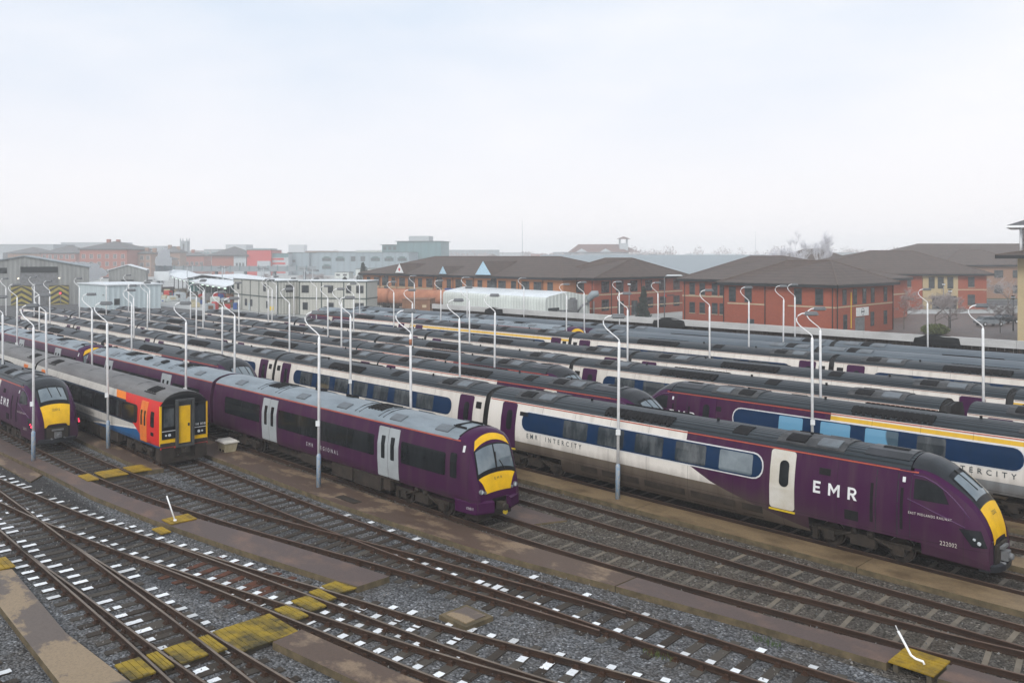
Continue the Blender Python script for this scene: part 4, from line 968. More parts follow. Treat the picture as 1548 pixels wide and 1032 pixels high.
def make_158(cab=True):
    L = 21.4; h = L/2; kz = [(0, 1)]; ky = [(10.3, 1), (10.6, .97), (10.7, .93)]
    sh = Shell(PROF158, L, None, ky if cab else None, zb=.92); N = sh.n
    body = make_shell(sh, -h, h, livery('livery_express' if cab else 'livery_express2', 'express' if cab else 'express2', 1.12, .6), 'roof_greydirty', 7, extra=[10.3, 10.5, 10.6])
    xd = h+.0
    for s in (-1, 1):
        b = MB(); wx0, wx1 = (-7.6, 7.95) if cab else (-7.6, 7.6)
        side_panel(b, sh, wx0, wx1, 1.86, 2.84, s, .012, 0, rad=.3); b.obj('window_band', 'screen_surround', body)
        for k in range(7):
            a = -7.35+k*2.18; b = MB(); side_panel(b, sh, a, a+1.75, 1.92, 2.77, s, .02, 0, rad=.12); b.obj('window', 'glass_dark', body)
        for x0, mm in ((8.35, 'paint_orange'), (-9.35, 'paint_orange')):
            for k in (0, 1):
                b = MB(); side_panel(b, sh, x0+k*.46, x0+k*.46+.43, 1.05, 3.15, s, .03, 0, rad=.04); b.obj('door', mm, body)
                b = MB(); side_panel(b, sh, x0+k*.46+.13, x0+k*.46+.31, 1.9, 2.7, s, .04, 0, rad=.085); b.obj('door_window', 'glass_dark', body)
        if cab:
            b = MB(); side_panel(b, sh, 9.75, 10.2, 1.95, 2.75, s, .014, 0, rad=.08); side_panel(b, sh, 9.78, 10.15, 1.5, 1.68, s, .014, 0, rad=.03); b.obj('cab_window', 'glass_dark', body)
    if cab:
        # flat cab end with corridor door
        yy = 1.30
        b = MB(); b.box(h-.02, h+.05, -1.27, 1.27, 1.05, 3.1, 0)
        P = [(-1.27, 3.1), (-1.12, 3.3), (-.75, 3.5), (0, 3.6), (.75, 3.5), (1.12, 3.3), (1.27, 3.1)]
        b.quad([(h+.05, y, z) for y, z in P[::-1]], 1); cabf = b.obj('cab_front', ['paint_yellow', 'screen_surround'], body)
        for s in (-1, 1):
            b = MB(); b.box(h+.05, h+.075, min(s*.47, s*1.17), max(s*.47, s*1.17), 1.38, 3.12, 0); b.obj('screen_surround', 'screen_surround', body)
            b = MB(); b.box(h+.075, h+.085, min(s*.55, s*1.08), max(s*.55, s*1.08), 2.02, 2.95, 0); b.obj('windscreen', 'glass_pane', body)
            b = MB(); b.box(h+.075, h+.09, min(s*.47, s*1.17), max(s*.47, s*1.17), 1.78, 1.81, 0); b.obj('trim_line', 'band_trim', body)
            b = MB(); b.tube([(h+.07, s*.78, 1.58), (h+.10, s*.78, 1.58)], .075, 12); b.tube([(h+.07, s*.96, 1.58), (h+.10, s*.96, 1.58)], .05, 12); b.obj('headlamp', 'head_white', body)
            b = MB(); b.box(h+.05, h+.07, min(s*.47, s*1.25), max(s*.47, s*1.25), .98, 1.18, 0); b.box(h+.05, h+.09, min(s*.47, s*1.25), max(s*.47, s*1.25), .88, .96, 1); b.obj('lower_trim', ['under_black', 'paint_red'], body)
        b = MB(); b.box(h+.04, h+.26, -.47, -.37, 1.0, 3.28, 0); b.box(h+.04, h+.26, .37, .47, 1.0, 3.28, 0); b.box(h+.04, h+.26, -.47, .47, 3.28, 3.38, 0); b.box(h+.04, h+.26, -.47, .47, .92, 1.0, 0); b.box(h+.04, h+.10, -.37, .37, 1.0, 3.28, 0); b.obj('gangway_frame', 'frame_dark', body)
        b = MB(); b.box(h+.10, h+.14, -.30, .30, 1.1, 3.02, 0); b.obj('gangway_door', 'paint_yellow', body)
        b = MB(); b.box(h+.14, h+.17, .16, .25, 1.95, 2.1, 0); b.obj('door_handle', 'under_black', body)
        vs_, fs, wd = text_faces('158 858', .12, 1.1); b = MB()
        for x, y in vs_: b.v.append((h+.095, .52+x*.62/wd, 1.9+y))
        for f in fs: b.f.append(f); b.m.append(0); b.sm.append(False)
        b.obj('number_lettering', 'sign_white', body)
        b = MB(); b.box(h-.6, h+.02, -1.22, 1.22, .25, .95, 0, taper=.98); b.box(h+.02, h+.12, -1.2, -.55, .3, .95, 0); b.box(h+.02, h+.12, .55, 1.2, .3, .95, 0); b.box(h+.02, h+.10, -1.15, 1.15, .15, .38, 0); b.obj('front_valance', 'under_brown', body)
        b = MB(); b.box(h, h+.35, -.2, .2, .62, .9, 0); b.tube([(h+.35, 0, .76), (h+.5, 0, .76)], .12, 10); b.tube([(h+.1, -.35, .6), (h+.3, -.35, .5)], .05, 6); b.obj('coupler', 'under_black', body)
        b = MB(); side_text(b, sh, 'EMR  REGIONAL', -1.3, 1.45, .17, -1, .02, 1.9, 2.6); b.obj('lettering', 'sign_dark', body)
    for x in (-8.2, 8.6):
        b = MB()
        for k in range(4): roof_box(b, sh, x-.6+k*.3, x-.42+k*.3, -.85, -.3, .06, 0)
        roof_box(b, sh, x-.75, x+.75, -.95, -.9, .03, 0); b.obj('roof_grille', 'roof_vent', body)
    for x in (-6, -2, 2, 6): b = MB(); roof_box(b, sh, x, x+.03, -1., 1., .02, 0); b.obj('roof_seam', 'roof_kit', body)
    b = MB()
    for s in (-1, 1):
        for x0, x1_, z0 in ((-5, -3.4, .35), (-3, -.8, .3), (-.2, 1.6, .35), (2.0, 3.4, .3), (3.7, 4.9, .4)): b.box(x0, x1_, s*1.15-.13, s*1.15+.13, z0, .9, 0)
    b.box(-5.2, 5.2, -.95, .95, .45, .91, 0)
    b.obj('underframe', 'under_brown', body)
    bogie(body, -7.6, 2.6, .42); bogie(body, 7.5, 2.6, .42); gangway(body, -h, -1)
    return body
def make_grey_car():
    L = 23.0; h = L/2; sh = Shell(PROF158, L)
    body = make_shell(sh, -h, h, livery('livery_purple', 'purple'), 'roof_slate', 7)
    for s in (-1, 1):
        for k in range(8):
            a = -8.6+k*2.2; b = MB(); side_panel(b, sh, a, a+1.7, 1.9, 2.7, s, .014, 0, rad=.1); b.obj('window', 'glass_dark', body)
        for x0 in (-10.4, 9.5): b = MB(); side_panel(b, sh, x0, x0+.9, 1.05, 3.1, s, .03, 0, rad=.08); b.obj('door', 'door_grey', body)
    for x in (-9.2, 9.2):
        b = MB(); roof_box(b, sh, x-1.6, x-.4, -.9, -.3, .06, 0); roof_box(b, sh, x-.2, x+.5, -.9, .9, .05, 1); roof_box(b, sh, x+.7, x+1.7, -.9, -.3, .06, 0); roof_box(b, sh, x-1.6, x+1.7, .35, .95, .06, 0); b.obj('roof_fan_unit', ['roof_hatch', 'roof_vent'], body)
    b = MB(); roof_box(b, sh, -3, 1, .5, .95, .1, 0); b.obj('exhaust_cover', 'roof_vent', body)
    b = MB(); b.box(-6, 6, -1.1, 1.1, .4, .92); b.obj('underframe', 'under_brown', body)
    bogie(body, -8.2); bogie(body, 8.2); gangway(body, h, 1)
    return body

PROTO = {}
FIRST = {}
def car(kind, train, x0, x1, y, flip=False, y2=None):
    """put a carriage of the kind between x0 and x1 on the train's track"""
    L = {'mid': 22.25, 'first': 22.25, 'drive': 24.0, 'drivefirst': 24.0, 'drive_tail': 24.0, '170': 22.9, '158': 21.4, '158m': 21.8, 'grey': 23.4}[kind]
    if kind not in PROTO:
        PROTO[kind] = {'mid': lambda: make_222_mid(), 'first': lambda: make_222_mid(True), 'drive': lambda: make_222_drive(), 'drivefirst': lambda: make_222_drive('drivefirst', '222019', blind=True),
                       'drive_tail': lambda: make_222_drive('drive', '222012', lights='tail'), '170': make_170, '158': make_158, '158m': lambda: make_158(False), 'grey': make_grey_car}[kind]()
        c = PROTO[kind]; c.parent = train
    else: c = dup(PROTO[kind], train)
    y2 = y if y2 is None else y2
    cx = (x0+x1)/2; c.location = (cx-train.location.x, (y+y2)/2-train.location.y, 0)
    c.rotation_euler = (0, 0, (math.pi if flip else 0)+math.atan2(y2-y, x1-x0)); k = (x1-x0)/L; c.scale = (k, 1, 1)
    return c
def train(label, x, y): return thing('train', label, 'train', (x, y, RH), 0, 'passenger trains stabled in the yard')
t = train('purple train at the left edge with red tail lamps lit and a yellow nose', -64, 15.3)
car('drive_tail', t, -76.2, -52.0, 15.3)
t = train('grey roofed train with red, orange and blue front end and a yellow corridor door', -65, 19.0)
car('158', t, -65.15, -44.0, 19.0); car('158m', t, -87.5, -65.3, 19.0)
t = train('purple regional train with pale blue grey roof and rounded yellow front, in the middle foreground', -48, 23.87)
car('170', t, -48.1, -25.2, 23.87); car('170', t, -70.6, -48.5, 23.87, flip=True)
t = train('purple regional train further left, its yellow topped cab facing the next regional train', -95, 23.8)
car('170', t, -93.4, -71.1, 23.8); car('170', t, -116, -93.8, 23.7, flip=True)
t = train('intercity train with a dark purple nose just behind the grey roofed regional train', -90, 27.3)
car('drive', t, -77.0, -53.0, 27.4); car('first', t, -99.0, -77.0, 27.2); car('mid', t, -121.2, -99.2, 27.1)
t = train('long white and purple intercity train whose numbered yellow nose points to the right edge', -60, 31.87)
car('drive', t, -33.0, -8.85, 31.87); car('mid', t, -55.6, -33.2, 31.87); car('mid', t, -77.4, -55.6, 31.87); car('mid', t, -99.3, -77.4, 31.9); car('mid', t, -121.3, -99.3, 31.9)
t = train('intercity train directly behind the long numbered one, its nose ending at mid picture', -80, 36.3)
car('drive', t, -49.3, -25.5, 36.3); car('mid', t, -71.2, -49.3, 36.3); car('mid', t, -93.2, -71.2, 36.3); car('mid', t, -114.6, -93.2, 36.3); car('mid', t, -136.6, -114.6, 36.2)
t = train('intercity train with a black nose dome facing the nose of a first class purple train', -80, 40.4)
car('drive', t, -58.0, -34.5, 40.4); car('mid', t, -80.3, -58.0, 40.4); car('mid', t, -102.4, -80.3, 40.4); car('mid', t, -124.4, -102.4, 40.4)
t = train('purple and white train with yellow stripe, cut by the right edge', -18, 40.4)
car('drivefirst', t, -30.2, -6.2, 40.4, flip=True); car('mid', t, -6.2, 16, 40.4)
t = train('dark roofed train with thin pale stripe and a black end doorway at right', -60, 44.9)
for a, c in ((-14.0, 8.3), (-38.9, -14.9), (-61.9, -38.9), (-84.2, -61.9), (-106.4, -84.2), (-124, -106.4)): car('mid', t, a, c, 44.9)
t = train('white striped train between the dark roofed one and the yellow striped one', -60, 50.7)
for k, (a, c) in enumerate(((-13.6, 9), (-38.4, -13.6), (-62.1, -38.4), (-85.5, -62.1), (-108.5, -85.5))): car('mid' if k else 'first', t, a, c, 50.7)
t = train('white train with a long yellow stripe under a black roof, far side of the yard', -50, 59.3)
car('mid', t, -27.2, -3, 59.3); car('mid', t, -51.8, -27.2, 59.3); car('first', t, -75.6, -51.8, 59.3); car('drive', t, -98.8, -75.6, 59.3, flip=True)
t = train('regional train with pale icy blue roof and small yellow front in the back row', -80, 64.5)
car('170', t, -80.9, -56.0, 64.5); car('170', t, -104, -81.3, 64.5, flip=True)
t = train('slate roofed train nose to tail behind the icy blue roofed one', -30, 64.5)
car('grey', t, -54.3, -30.9, 64.5); car('grey', t, -30.9, -7.5, 64.5); car('grey', t, -7.5, 16, 64.5)
t = train('slate roofed train in the last row against the boarded wall', -60, 69.5)
car('grey', t, -78.8, -55.6, 69.5); car('grey', t, -55.6, -32.0, 69.5); car('grey', t, -32, -8.5, 69.5); car('grey', t, -102, -78.8, 69.5); car('grey', t, -8.5, 15, 69.5)
#MORE#
FARK = 1.5      # far town pushed out and enlarged so the haze fades it more
# ------------------------------------------------------------------ lamp posts
def make_lamp():
    t = thing('lamp_post', 'x', 'lamp post', (0, 0, 0), R(YAW), 'swan necked lamp posts between the tracks')
    b = MB(); b.tube([(0, 0, 1.55), (0, 0, 6.95), (0, 0, 7.05)], [.068, .062, .042], 10); b.obj('pole', 'post_white', t)
    b = MB(); b.tube([(0, 0, 0), (0, 0, 1.5), (0, 0, 1.6)], [.11, .105, .068], 10); b.obj('base_section', 'post_blue', t)
    P = [(0, 0, 7.0), (0, 0, 7.12), (-.12, 0, 7.24), (-.35, 0, 7.42), (-.58, 0, 7.62), (-.70, 0, 7.80), (-.71, 0, 7.95), (-.63, 0, 8.08), (-.48, 0, 8.17), (-.30, 0, 8.20)]
    b = MB(); b.tube(P, .028, 8); b.obj('swan_neck', 'post_white', t)
    b = MB(); b.box(-.38, .30, -.13, .13, 8.12, 8.28, 0, taper=.75); b.box(-.30, .22, -.10, .10, 8.08, 8.125, 1); b.obj('lamp_head', ['lamp_grey', 'glass_pane'], t)
    b = MB(); b.box(-.1, .1, -.14, -.10, 2.9, 3.15, 0); b.obj('number_plate', 'sign_white', t)
    return t
LP = [(-62.9, 15.2), (-116.5, 28.5), (-114.1, 30.9), (-60.4, 17.1), (-50.0, 13.5), (-84.8, 21.6), (-91.8, 25.3), (-103.4, 29.6), (-64.5, 21.2), (-107.5, 33.9), (-111.7, 38.4), (-68.7, 25.5), (-50.3, 17.4), (-78.5, 29.4), (-116.1, 42.7), (-87.2, 33.9), (-98.4, 38.5), (-97.2, 42.8), (-49.5, 21.5), (-93.3, 42.7), (-76.1, 34.0), (-62.3, 29.9), (-84.3, 38.4), (-51.6, 25.6), (-76.4, 38.4), (-88.1, 47.8), (-97.2, 53.8), (-94.3, 54.6), (-87.7, 48.0), (-59.4, 34.0), (-67.7, 42.7), (-90.3, 55.3), (-34.9, 21.5), (-90.6, 61.8), (-58.9, 38.4), (-45.0, 30.0), (-71.2, 47.8), (-74.0, 54.8), (-94.1, 73.2), (-33.3, 25.7), (-74.5, 61.7), (-55.5, 42.9), (-75.9, 66.9), (-39.2, 34.0), (-53.9, 47.8), (-41.0, 38.5), (-73.1, 73.6), (-55.5, 61.7), (-57.7, 67.0), (-57.3, 72.3), (-37.2, 47.8), (-23.9, 30.0), (-34.6, 54.2), (-52.5, 72.6), (-35.8, 61.8), (-35.6, 67.0), (-18.9, 38.4), (-37.5, 72.8), (-20.6, 42.8), (-26.0, 73.0), (-14.3, 47.8)]
def cam_u(p): X = p[0]*ca+p[1]*sa; Y = -p[0]*sa+p[1]*ca; return 774+1290*X/Y, Y
HAND = {(-50.0, 13.5): 'white lamp post with blue base beside the yellow nosed train at the left edge',
        (-50.3, 17.4): 'white lamp post with blue base left of the red and orange train front',
        (-34.9, 21.5): 'white lamp post with blue base in front of the grey roofed regional train',
        (-23.9, 30.0): 'tall white lamp post with blue base in front of the long numbered train',
        (-33.3, 25.7): 'white lamp post with a rusty collar, behind the front of the regional train',
        (-18.9, 38.4): 'left one of the two big lamp posts above the numbered train cab',
        (-20.6, 42.8): 'right one of the two big lamp posts above the numbered train cab',
        (-14.3, 47.8): 'nearer of the two lamp posts overlapping at the far right edge',
        (-26.0, 73.0): 'farther of the two lamp posts overlapping at the far right edge',
        (-49.5, 21.5): 'white lamp post standing right behind the roof of the red fronted train',
        (-51.6, 25.6): 'white lamp post beside the dark windscreen between the two intercity trains',
        (-45.0, 30.0): 'white lamp post rising behind the grey regional roof left of the rusty collared one'}
zones = [(0, 112, 'in front of the depot shed'), (112, 246, 'in front of the pale blue box building'), (246, 350, 'in front of the station platforms'), (350, 455, 'in front of the left cabin block'),
         (455, 560, 'in front of the right cabin block'), (560, 670, 'in front of the rusty tank wagons'), (670, 905, 'in front of the white tunnel building'), (905, 1035, 'in front of the middle brick offices'), (1035, 1400, 'in front of the right brick offices'), (1400, 1600, 'by the car park')]
ORD = ['first', 'second', 'third', 'fourth', 'fifth', 'sixth', 'seventh', 'eighth', 'ninth', 'tenth', 'eleventh', 'twelfth', 'thirteenth']
lamp0 = make_lamp()
lz = {}
for i, p in enumerate(sorted(LP, key=lambda q: cam_u(q)[0])):
    t = lamp0 if i == 0 else dup(lamp0)
    t.location = (p[0], p[1], .15); t.rotation_euler = (random.Random(i+9).uniform(-.008, .008), random.Random(i+7).uniform(-.010, .010), R(YAW) + random.Random(i).uniform(-.2, .2)); t.scale = (1, 1, random.Random(i+50).uniform(.985, 1.02))
    if p in HAND: t['label'] = HAND[p]; continue
    u = cam_u(p)[0]
    for a, c, nm in zones:
        if a <= max(u, 0) < c: lz[nm] = lz.get(nm, 0)+1; t['label'] = '%s white lamp post from the left %s' % (ORD[lz[nm]-1], nm); break
# rusty collar on one post
b = MB(); b.tube([(0, 0, 6.5), (0, 0, 6.8)], .074, 10)
for o in bpy.data.objects:
    if o.name.startswith('lamp_post') and o.get('label') == HAND[(-33.3, 25.7)]: b.obj('rusty_collar', 'tank_rust', o)

# grit box
t = thing('grit_bin', 'cream plastic grit bin with a pale lid on the brown walkway', 'grit bin', (-45.0, 21.9, .19), R(-3))
b = MB(); b.box(-.42, .42, -.3, .3, .0, .5, 0)
for i in range(4, 8):
    x, y, z = b.v[i]; b.v[i] = (x*1.3, y*1.25, z)
b.obj('bin_body', 'bin_cream', t)
b = MB(); b.box(-.6, .6, -.44, .44, .5, .56, 0); b.box(-.56, .56, -.4, .4, .56, .64, 0, taper=.8); b.obj('lid', 'bin_lid', t)
b = MB(); b.box(-.3, -.1, -.33, -.27, .02, .12); b.box(.1, .3, -.33, -.27, .02, .12); b.obj('foot_slot', 'under_black', t)
t = thing('drain_cover', 'dark rectangular drain cover set in the walkway beside the regional train', 'drain cover', (-32.2, 21.35, .195))
b = MB(); b.box(-.75, .75, -.22, .22, -.05, .008); b.obj('frame', 'under_brown', t); b = MB(); b.box(-.68, .68, -.16, .16, .008, .016); b.obj('grate', 'under_black', t)
# small weeds and litter
for i, (x, y, lb) in enumerate(((-12.3, 22.2, 'green weed tuft growing at the edge of the purple brown slab'), (-14.0, 19.3, 'yellow green weed tuft between the two nearest right hand rails'))):
    b = MB(); rn = random.Random(i)
    for k in range(70):
        a = rn.uniform(0, 6.28); r_ = rn.uniform(0, .3); px, py = r_*math.cos(a)*1.8, r_*math.sin(a)*.7; hh = rn.uniform(.05, .16); dx, dy = rn.uniform(-.06, .06), rn.uniform(-.06, .06)
        b.quad([(px-.012, py, 0), (px+.012, py, 0), (px+dx, py+dy, hh)])
    tag(b.obj('weed', 'leaf_green' if i else 'grass_tuft', None, (x, y, 0)), lb, 'weed')
t = None

# ------------------------------------------------------------------ boarded wall with pale coping along the yard
t = thing('boundary_wall', 'long dark boarded wall with a pale concrete coping behind the last row of trains', 'wall', (-92, 74.6, 0))
b = MB(); x = 0
while x < 108: b.box(x, min(x+6.0, 108)-.02, 0, .32, 3.78, 4.40, 0); x += 6.0
b.obj('coping', 'fascia', t)
b = MB(); x = 0; i = 0
while x < 108: b.box(x, x+.27, .30+(.03 if i % 2 else 0), .40, 0, 3.78, 0); x += .3; i += 1
b.obj('boarding', 'wall_boards', t)
b = MB()
for k in range(18): b.box(k*6.+.1, k*6.+.3, .1, .32, 0, 3.78)
b.obj('post', 'wall_boards', t)
for k, (x, wd, h, lb) in enumerate(((-52.6, 4.2, .10, 'added black smudge humped over the wall coping below the middle brick offices'), (-25.9, 3.8, .08, 'added black smudge lying over the wall coping left of the car park'), (-79.5, 3.5, .02, 'small added black smudge over the coping below the white tunnel building'))):  # added black humps imitating smudges on the coping, no real covering there
    b = MB(); n = 24; top = []; low = []
    for i in range(n+1):
        q = i/n; e = math.sin(math.pi*q)**1.4; xx = -wd/2+wd*q; j = .04*math.sin(q*23+k)
        top.append((xx, e)); 
    rows = []
    for yy, f in ((-.10, 0), (-.09, .45), (.02, 1.0), (.2, .97), (.42, .4), (.46, 0)):
        rows.append([(x_, yy+.02*math.sin(x_*3), (3.6 if f == 0 else (3.75 + (4.45+h*e-3.75)*min(1, f) if e > .05 else 3.75))-.18*(1-e)*(1 if f else 0)) for x_, e in top])
    b.grid(rows, 0, True); tag(b.obj('smudge', 'smudge_black', None, (x, 74.6, 0)), lb, 'smudge')

# ------------------------------------------------------------------ buildings
WINC = {}
def window(parent, face, u, z, wd, h, L, W, frame='win_frame', bars=1, sill=None, e=.0):
    key = (round(wd, 2), round(h, 2), frame, bars, sill)
    if key not in WINC:
        b = MB(); f = .07
        b.box(-wd/2, wd/2, -.03, .05, 0, h, 1)
        b.box(-wd/2-f, -wd/2+.02, -.06, .05, -f, h+f, 0); b.box(wd/2-.02, wd/2+f, -.06, .05, -f, h+f, 0); b.box(-wd/2+.02, wd/2-.02, -.06, .05, -f, .02, 0); b.box(-wd/2+.02, wd/2-.02, -.06, .05, h-.02, h+f, 0)
        for k in range(1, bars+1): xx = -wd/2+wd*k/(bars+1); b.box(xx-.03, xx+.03, -.055, .05, .02, h-.02, 0)
        if h > 1.3: b.box(-wd/2+.02, wd/2-.02, -.05, .045, h*.62, h*.62+.05, 0)
        if sill: b.box(-wd/2-.12, wd/2+.12, -.12, .05, -f-.1, -f, 2)
        WINC[key] = b.mesh('window', [frame, 'win_glass', sill or frame])
    loc, rz = {'S': ((u, -e, z), 0), 'E': ((L+e, u, z), R(90)), 'W': ((-e, u, z), R(-90))}[face]
    return link('window', WINC[key], parent, loc, rz)
def hip(label, x0, y0, L, W, eave, zr, wall, roof, ridge=None, rz=0., over=.7, cat='building', group=None, course=None, walls_extra=None, z0=-.3):
    """hipped roof building; ridge = two local points"""
    t = thing('building', label, cat, (x0, y0, 0), rz, group)
    b = MB()
    b.box(0, L, 0, W, z0, eave-.02, 0); b.obj('wall', wall, t)
    o = over
    if ridge is None:
        if L >= W: ridge = ((W/2, W/2), (L-W/2, W/2))
        else: ridge = ((L/2, W/2 - (W-L)/2), (L/2, W/2+(W-L)/2))
    A = (*ridge[0], zr); B = (*ridge[1], zr); ze = eave+.12
    SW, SE, NE, NW = (-o, -o, ze), (L+o, -o, ze), (L+o, W+o, ze), (-o, W+o, ze)
    b = MB()
    if L >= W or ridge[0][0] != ridge[1][0]: F = ([SW, SE, B, A], [SE, NE, B], [NE, NW, A, B], [NW, SW, A]); H = ((SW, A), (SE, B), (A, B), (NE, B))
    else: F = ([SW, SE, A], [SE, NE, B, A], [NE, NW, B], [NW, SW, A, B]); H = ((SW, A), (SE, A), (A, B), (NE, B))
    for f in F: b.quad(f, 0)
    b.quad([SW, NW, NE, SE], 0); b.obj('roof', roof, t)
    for p, q in H:
        b = MB(); b.tube([p, q], .11, 5, 0, smooth=False); b.obj('ridge_tiles', 'ridge_tile', t)
    b = MB(); g_ = .16
    for (a, c) in (((-o, -o), (L+o, -o)), ((L+o, -o), (L+o, W+o)), ((-o, W+o), (-o, -o))):
        x_0, x_1 = sorted((a[0], c[0])); y_0, y_1 = sorted((a[1], c[1])); b.box(x_0-g_/2, x_1+g_/2, y_0-g_/2, y_1+g_/2, ze-.42, ze-.02)
    b.obj('gutter', 'gutter', t)
    if course:
        b = MB()
        for z in course: b.box(-.04, L+.04, -.05, .0, z, z+.22); b.box(L, L+.05, -.05, W, z, z+.22)
        b.obj('stone_course', 'course', t)
    return t
def downpipes(t, L, W, eave, S=(), E=()):
    for u in S: b = MB(); b.tube([(u, -.08, 0), (u, -.08, eave-.3)], .07, 6); b.obj('downpipe', 'gutter', t)
    for u in E: b = MB(); b.tube([(L+.08, u, 0), (L+.08, u, eave-.3)], .07, 6); b.obj('downpipe', 'gutter', t)
G1 = 'brick offices beyond the boundary wall'
# long office with gables
L1 = 62.; t = hip('long low buff brick office with brown roof and small blue gables', -164.4, 113, L1, 24, 7., 10.9, 'brick_buff', 'roof_tiles', ridge=((11.4, 12), (50.4, 12)), group=G1, course=(4.0, 1.2))
for k in range(19):
    u = 2.2+k*3.15; window(t, 'S', u, 4.5, 1.9 if k % 3 else 1.2, 1.7, L1, 24, bars=1, frame='win_frame', sill='course'); window(t, 'S', u, 1.6, 1.7, 1.5, L1, 24)
downpipes(t, L1, 24, 7., S=[0.4+k*6.3 for k in range(10)])
for u in (9., 27.5, 44.):
    b = MB(); b.box(u-.8, u+.8, -.06, .0, 0, 6.6); b.obj('entrance_glazing', 'win_glass', t)
for u, wd, h, m_ in ((14.8, 3.0, 2.1, 'sign_white'), (29.5, 2.4, 1.6, 'gable_blue'), (41.7, 4.6, 2.7, 'gable_blue')):
    zb = 7.35; b = MB(); fr = -.75
    b.quad([(u-wd/2, fr, zb), (u+wd/2, fr, zb), (u, fr, zb+h)], 0)
    dy = h/(10.9-7.1)*12.0
    b.quad([(u-wd/2-.1, fr+.02, zb-.1), (u, fr+.02, zb+h), (u, fr+dy+1, zb+h), (u-wd/2-.1, fr+1, zb-.1)], 1); b.quad([(u+wd/2+.1, fr+.02, zb-.1), (u, fr+.02, zb+h), (u, fr+dy+1, zb+h), (u+wd/2+.1, fr+1, zb-.1)], 1)
    gb = b.obj('gable', [m_, 'roof_tiles'], t)
    if m_ == 'sign_white':
        b = MB(); b.tube([(u, fr-.02, zb+.75), (u, fr-.04, zb+.75)], .32, 16); b.obj('round_emblem', 'sign_red', gb)
# middle office
t = hip('orange brick office with pyramid like brown roof in the middle of the office row', -109.5, 116.6, 11.2, 29, 7., 10.6, 'brick_orange', 'roof_tiles', ridge=((4.2, 11.7), (7.9, 15.5)), group=G1, course=(3.95, 1.55))
for y in (3.2, 7.4, 11.6, 16.2, 20.6, 25.4): window(t, 'E', y, 4.45, 2.0, 1.9, 11.2, 29, bars=1)
for y in (3.2, 16.6, 20.8, 25.4): window(t, 'E', y, 1.2, 1.9, 1.9, 11.2, 29)
for y in (7.6, 11.8):
    b = MB(); b.box(11.2, 11.27, y-.9, y+.9, 0, 2.7, 0); b.box(11.27, 11.3, y-.05, y+.05, 0, 2.7, 1); b.obj('door', ['win_glass', 'win_frame_g'], t)
b = MB(); b.box(11.2, 11.26, 22.3, 24.6, 3.2, 3.36, 0); b.obj('dark_lettering', 'sign_dark', t); b = MB(); b.tube([(11.2, 21.7, 3.25), (11.27, 21.7, 3.25)], .26, 12); b.obj('red_emblem', 'sign_red', t)
for u in (3., 8.): window(t, 'S', u, 4.45, 1.8, 1.9, 11.2, 29)
downpipes(t, 11.2, 29, 7., S=(10.9,), E=(4.9, 13.9, 28.4))
# link block
t = hip('orange brick wing set back left of the biggest office, with the tallest roof', -84.6, 124, 24, 36, 7., 11.0, 'brick_orange', 'roof_tiles', ridge=((1.5, 20), (6, 24)), group=G1, course=(4.1,))
for u in (2.0, 4.0, 6.4, 7.9): window(t, 'S', u, 4.5, .95, 1.9, 24, 36, bars=0, sill='course'); window(t, 'S', u, 1.4, .95, 1.7, 24, 36, bars=0, sill='course')
downpipes(t, 24, 36, 7., S=(.5,))
# right office
Lr, Wr = 17.2, 19.5
t = hip('biggest orange brick office with a white round logo sign over its grey doorway', -68.9, 111.5, Lr, Wr, 7., 10.3, 'brick_orange', 'roof_tiles', ridge=((4.0, 12.2), (8.7, 17.0)), group=G1)
for u in (1.6, 4.2, 11.9, 15.): window(t, 'S', u, 4.35, 1.0, 2.1, Lr, Wr, bars=0)
window(t, 'S', 4.6, .6, 1., 1.2, Lr, Wr, bars=0)
for y in (2.9, 6.2, 9.3, 12.1, 16.6): window(t, 'E', y, 4.35, 1.05, 2.0, Lr, Wr, bars=0)
for y in (3.1, 12.0, 16.6): window(t, 'E', y, 1.0, 1.05, 1.9, Lr, Wr, bars=0)
b = MB(); b.box(.8, 6.8, -.05, .0, 3.95, 4.13); b.box(10.4, Lr+.05, -.05, .0, 3.95, 4.13); b.box(Lr, Lr+.05, 0, Wr, 3.95, 4.13); b.obj('stone_course', 'course', t)
b = MB(); b.box(Lr, Lr+.09, 6.6, 10.6, 2.55, 3.75); sgn = b.obj('sign_board', 'sign_white', t)
b = MB(); n = 28; r0, r1 = .42, .50; cyy, czz = 8.6, 3.15
for k in range(n):
    a, c = 2*math.pi*k/n, 2*math.pi*(k+1)/n
    b.quad([(Lr+.10, cyy+r0*math.cos(a), czz+r0*math.sin(a)), (Lr+.10, cyy+r1*math.cos(a), czz+r1*math.sin(a)), (Lr+.10, cyy+r1*math.cos(c), czz+r1*math.sin(c)), (Lr+.10, cyy+r0*math.cos(c), czz+r0*math.sin(c))])
b.box(Lr+.09, Lr+.105, cyy-.55, cyy+.55, czz-.09, czz+.09); b.obj('round_logo', 'sign_dark', sgn)
b = MB(); b.box(Lr, Lr+.06, 6.3, 9.3, 0, 2.4); b.obj('door', 'steel_grey', t)
b = MB(); b.box(Lr, Lr+.08, 4.9, 5.02, 1.0, 6.0); b.obj('yellow_pipe', 'sign_yellow', t)
downpipes(t, Lr, Wr, 7., S=(.15, 6.9, 16.9), E=(.6, 19.3))
